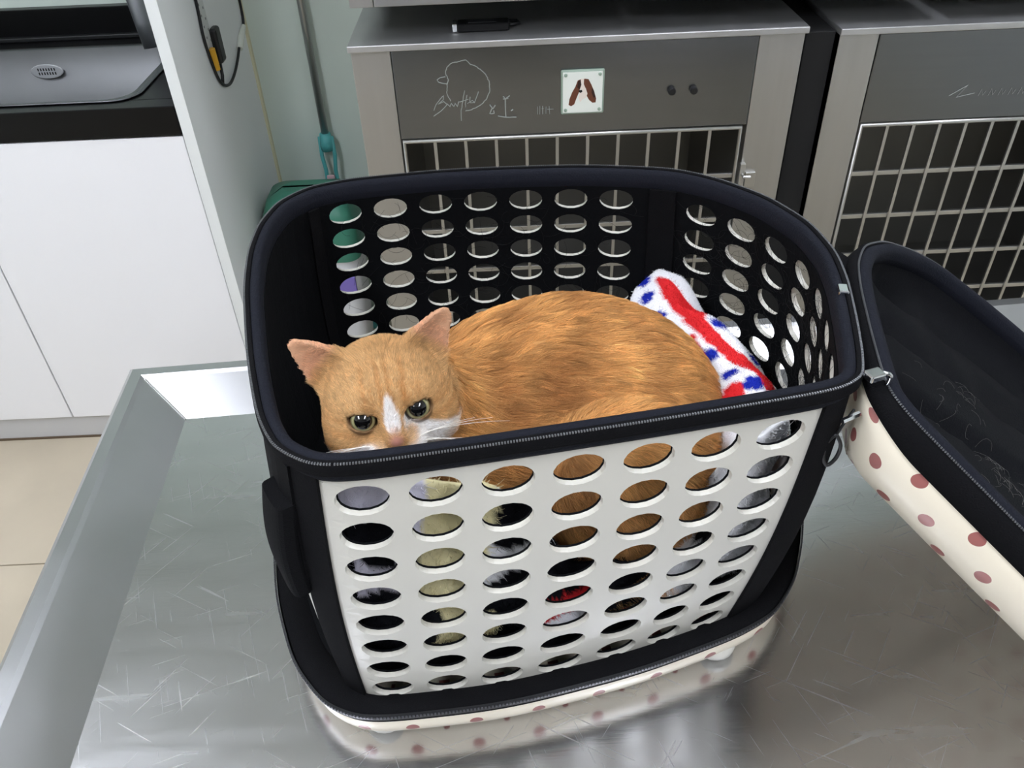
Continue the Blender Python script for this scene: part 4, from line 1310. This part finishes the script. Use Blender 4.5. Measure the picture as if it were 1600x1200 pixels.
# colours met behind the front holes, column by column, top to bottom
TAB = ['lklkkkkk', 'cccccccc', 'wkwkkkkk', 'wwkkrwwk', 'kkwkkkrr', 'wkkwwwkk', 'wwwwwwww']
def bsheet(u, s):
    """front blanket: u 0..1 along the front wall, s 0 (top, against the wall) .. 1 (across the floor)"""
    top = np.interp(u, [0, .15, .30, .40, .48, .72, .80, .86, 1.0], [1.135, 1.105, 1.09, 1.05, .975, .965, 1.01, 1.085, 1.10])
    zf = T + .078
    if s < .5:
        k = s / .5
        z = top + (zf - top) * k
        back = .0155 + .022 * (1 - k) ** 1.5 + .004 * math.sin(u * 19 + k * 3) + .025 * k ** 6
    else:
        k = (s - .5) / .5
        z = zf + .006 * math.sin(u * 23 + k * 9)
        back = .045 + .33 * k
    s_idx = 0.06 + u * 2.96
    a_, b_ = at(PT, s_idx), at(PB, s_idx)
    v = (Z_PT - z) / (Z_PT - Z_PB)
    p = a_ * (1 - v) + b_ * v
    n_ = np.array([-.165, .986])
    p = p + n_ * (back + .010 * math.sin(math.pi * min(1, max(0, v))) * -1)
    r = .006 * mnoise.noise(Vector((u * 14, s * 12, 3.1)))
    return (p[0] + r, p[1] + abs(r) + .0, z + r * .8)
NU, NS = 90, 70
G = np.array([[bsheet(-.04 + 1.10 * i / NU, j / NS) for j in range(NS + 1)] for i in range(NU + 1)])
bv = G.reshape(-1, 3)
ii, jj = np.meshgrid(np.arange(NU), np.arange(NS), indexing='ij')
k0 = (ii * (NS + 1) + jj).ravel()
bf = np.stack([k0, k0 + 1, k0 + NS + 2, k0 + NS + 1], 1)
def front_col_uv(u, z):
    row = (1.112 - z) / .0370 - .75
    n1 = np.sin(u * 37 + row * 1.3) * .28
    n2 = np.sin(row * 2.1 + u * 21) * .35
    c = np.clip(np.round((u - .077) / .1407 + n1 * .6), 0, 6).astype(int)
    r = np.clip(np.round(row + n2), 0, 7).astype(int)
    T_ = np.array([[CODE[ch] for ch in col] for col in TAB])
    return T_[c, r]
bU = np.repeat(-.04 + 1.10 * np.arange(NU + 1) / NU, NS + 1)
bc = front_col_uv(bU, bv[:, 2])
blk = empty('plush_blanket', (.0, .6, T + .07))
tag(blk, 'patchwork plush blanket in white, black and cream lining the carrier below the cat', 'blanket')
mbb = MB(); mbb.v = [tuple(p) for p in bv]; mbb.f = [tuple(f) for f in bf]; mbb.uv = [(0, 0)] * len(bv)
bo = mbb.build('cloth', M_plush, blk, smooth=True, cols=bc, fix=False)
bo_md = bo.modifiers.new('solid', 'SOLIDIFY'); bo_md.thickness = .004; bo_md.offset = 0
cell_u = -.04 + 1.10 * (np.repeat(np.arange(NU), NS) + .5) / NU
fr_keep = bf[(np.tile(np.arange(NS), NU) < NS * .55)]
cu_k = cell_u[(np.tile(np.arange(NS), NU) < NS * .55)]
plush(bv, fr_keep[:, ::-1], lambda P, pk_: front_col_uv(cu_k[pk_], P[:, 2]), 26000, .009, 3, blk)
plush(bv, fr_keep, lambda P, pk_: front_col_uv(cu_k[pk_], P[:, 2]), 12000, .008, 4, blk)

# dotted fleece folded along the right wall
def fold(u, w):
    """u 0 far corner .. 1 near the front, w 0 cat side .. 1 at the wall"""
    A = np.array([[.125, .800, 1.00], [.150, .845, 1.035], [.178, .857, 1.052], [.205, .845, 1.040], [.225, .835, 1.00], [.235, .83, .93]])
    M_ = np.array([[.155, .720, .99], [.178, .755, 1.035], [.205, .765, 1.050], [.228, .755, 1.050], [.250, .745, 1.025], [.270, .745, .94]])
    B = np.array([[.185, .620, .99], [.210, .625, 1.035], [.232, .630, 1.052], [.250, .635, 1.060], [.270, .640, 1.035], [.283, .65, .94]])
    D = np.array([[.195, .545, .98], [.215, .550, 1.030], [.232, .555, 1.050], [.244, .562, 1.056], [.256, .572, 1.03], [.262, .59, .94]])
    ks = [0, .35, .75, 1.0]
    wk = np.linspace(0, 1, 6)
    rows_ = [np.array([np.interp(w, wk, R[:, i]) for i in range(3)]) for R in (A, M_, B, D)]
    p = np.array([np.interp(u, ks, [r[i] for r in rows_]) for i in range(3)])
    p[2] += .007 * math.sin(u * 17 + 2 * w) * (1 - abs(2 * w - 1)) + .006 * mnoise.noise(Vector((u * 7, w * 4, 1)))
    p[0] += .005 * math.sin(u * 13 + 1)
    return p
NU2, NW2 = 70, 44
G2 = np.array([[fold(i / NU2, j / NW2) for j in range(NW2 + 1)] for i in range(NU2 + 1)])
for _ in range(4):
    G2[1:-1, 1:-1] = .4 * G2[1:-1, 1:-1] + .15 * (G2[2:, 1:-1] + G2[:-2, 1:-1] + G2[1:-1, 2:] + G2[1:-1, :-2])
dv2 = G2.reshape(-1, 3)
ii, jj = np.meshgrid(np.arange(NU2), np.arange(NW2), indexing='ij')
k0 = (ii * (NW2 + 1) + jj).ravel()
df = np.stack([k0, k0 + NW2 + 1, k0 + NW2 + 2, k0 + 1], 1)
DOTS = [(.10, .217), (.25, .25), (.0, .27), (.42, .57), (.55, .32), (.665, .39), (.775, .52), (.2, .72), (.55, .72), (.90, .55), (.36, .08)]
DOT3 = np.array([G2[min(NU2, round(u * NU2)), min(NW2, round(w * NW2))] for u, w in DOTS])
def dot_col(U, W):
    Lu, Lw = .31, .14
    c = np.tile(BW, (len(U), 1))
    uk = [.06, .15, .25, .33, .42, .5, .57, .65, .75, .9]
    wc = np.interp(U, uk, [.35, .42, .50, .47, .38, .40, .50, .62, .70, .75])
    hw = np.interp(U, uk, [.015, .09, .14, .12, .06, .06, .09, .11, .11, .08])
    red = (np.abs(W - wc) < hw) & (U > .05)
    red |= (np.abs(W - np.interp(U, [.45, .62], [.28, .22])) < .022) & (U > .44) & (U < .63)
    red |= ((U - .77) / .05) ** 2 + ((W - .33) / .10) ** 2 < 1
    c[red] = BRED
    iu, iw = np.clip(U * NU2, 0, NU2 - 1e-6), np.clip(W * NW2, 0, NW2 - 1e-6)
    i0, j0 = iu.astype(int), iw.astype(int)
    a_, b_ = (iu - i0)[:, None], (iw - j0)[:, None]
    X = (G2[i0, j0] * (1 - a_) + G2[i0 + 1, j0] * a_) * (1 - b_) + (G2[i0, j0 + 1] * (1 - a_) + G2[i0 + 1, j0 + 1] * a_) * b_
    for p3 in DOT3:
        m_ = ((X - p3) ** 2).sum(1) < .0092 ** 2
        m_ &= ~red
        c[m_] = BBL
    return c
U2 = np.repeat(np.arange(NU2 + 1) / NU2, NW2 + 1); W2 = np.tile(np.arange(NW2 + 1) / NW2, NU2 + 1)
fle = empty('fleece_blanket', (.2, .7, T + .08))
tag(fle, 'white fleece blanket with blue dots and red trim folded behind the cat', 'blanket')
mbf = MB(); mbf.v = [tuple(p) for p in dv2]; mbf.f = [tuple(f) for f in df]; mbf.uv = [(0, 0)] * len(dv2)
fo = mbf.build('cloth', M_plush, fle, smooth=True, cols=dot_col(U2, W2), fix=False)
md = fo.modifiers.new('solid', 'SOLIDIFY'); md.thickness = .005; md.offset = 0
gu = (np.repeat(np.arange(NU2), NW2)); gw = np.tile(np.arange(NW2), NU2)
def fcol(P, pk_):
    U = (gu[pk_] + .5) / NU2 + RNG.uniform(-.5, .5, len(pk_)) / NU2
    W = (gw[pk_] + .5) / NW2 + RNG.uniform(-.5, .5, len(pk_)) / NW2
    return dot_col(U, W)
plush(dv2, df, fcol, 52000, .0055, 5, fle, curl=.35)

# ------------------------------------------------------------------ shed hairs on the lining
rg = np.random.default_rng(21)
sh_ = []
for (cx_, cy_, n_, sp_) in ((.10, .60, 26, .016), (.13, .70, 12, .02), (.05, .52, 16, .03), (.17, .66, 10, .02), (.0, .55, 14, .04), (.12, .56, 10, .03)):
    for k in range(n_):
        x, y = cx_ + rg.normal() * sp_, cy_ + rg.normal() * sp_
        a0 = rg.uniform(0, 6.28); l_ = rg.uniform(.012, .03); bend = rg.normal() * 2.0
        ps_ = []
        for t in np.linspace(0, 1, 6):
            aa = a0 + bend * t
            x += math.cos(aa) * l_ / 6; y += math.sin(aa) * l_ / 6
            ps_.append(tuple(lidp(x, y, quilt(x, y, .042) - .0008 - .002 * math.sin(3.1 * t))))
        sh_.append(ps_)
sh_ = np.array(sh_)
hair('shed_hair', sh_, np.tile(np.array(srgb(120, 118, 114)), (len(sh_), 1)), np.full(sh_.shape[:2], .00007), M_fur, lid, kind='stuff')
bh = []
for f_, n_ in ((RI, 800), (BA, 220)):
    for k in range(n_):
        u, v = rg.uniform(.08, .95), rg.uniform(.05, .9)
        a0 = rg.uniform(0, 6.28); l_ = rg.uniform(.02, .05); bend = rg.normal() * 2.2
        ps_ = []
        for t in np.linspace(0, 1, 7):
            aa = a0 + bend * t
            u += math.cos(aa) * l_ / 7 / .42; v += math.sin(aa) * l_ / 7 / .32
            ps_.append(f_(min(.98, max(.02, u)), min(.97, max(.03, v)), -TH - .003 - .003 * math.sin(3.1 * t)))
        bh.append(ps_)
bh = np.array(bh)
hair('shed_hair', bh, np.tile(np.array(srgb(20, 20, 20)), (len(bh), 1)), np.full(bh.shape[:2], .00014), M_fur, car, kind='stuff')
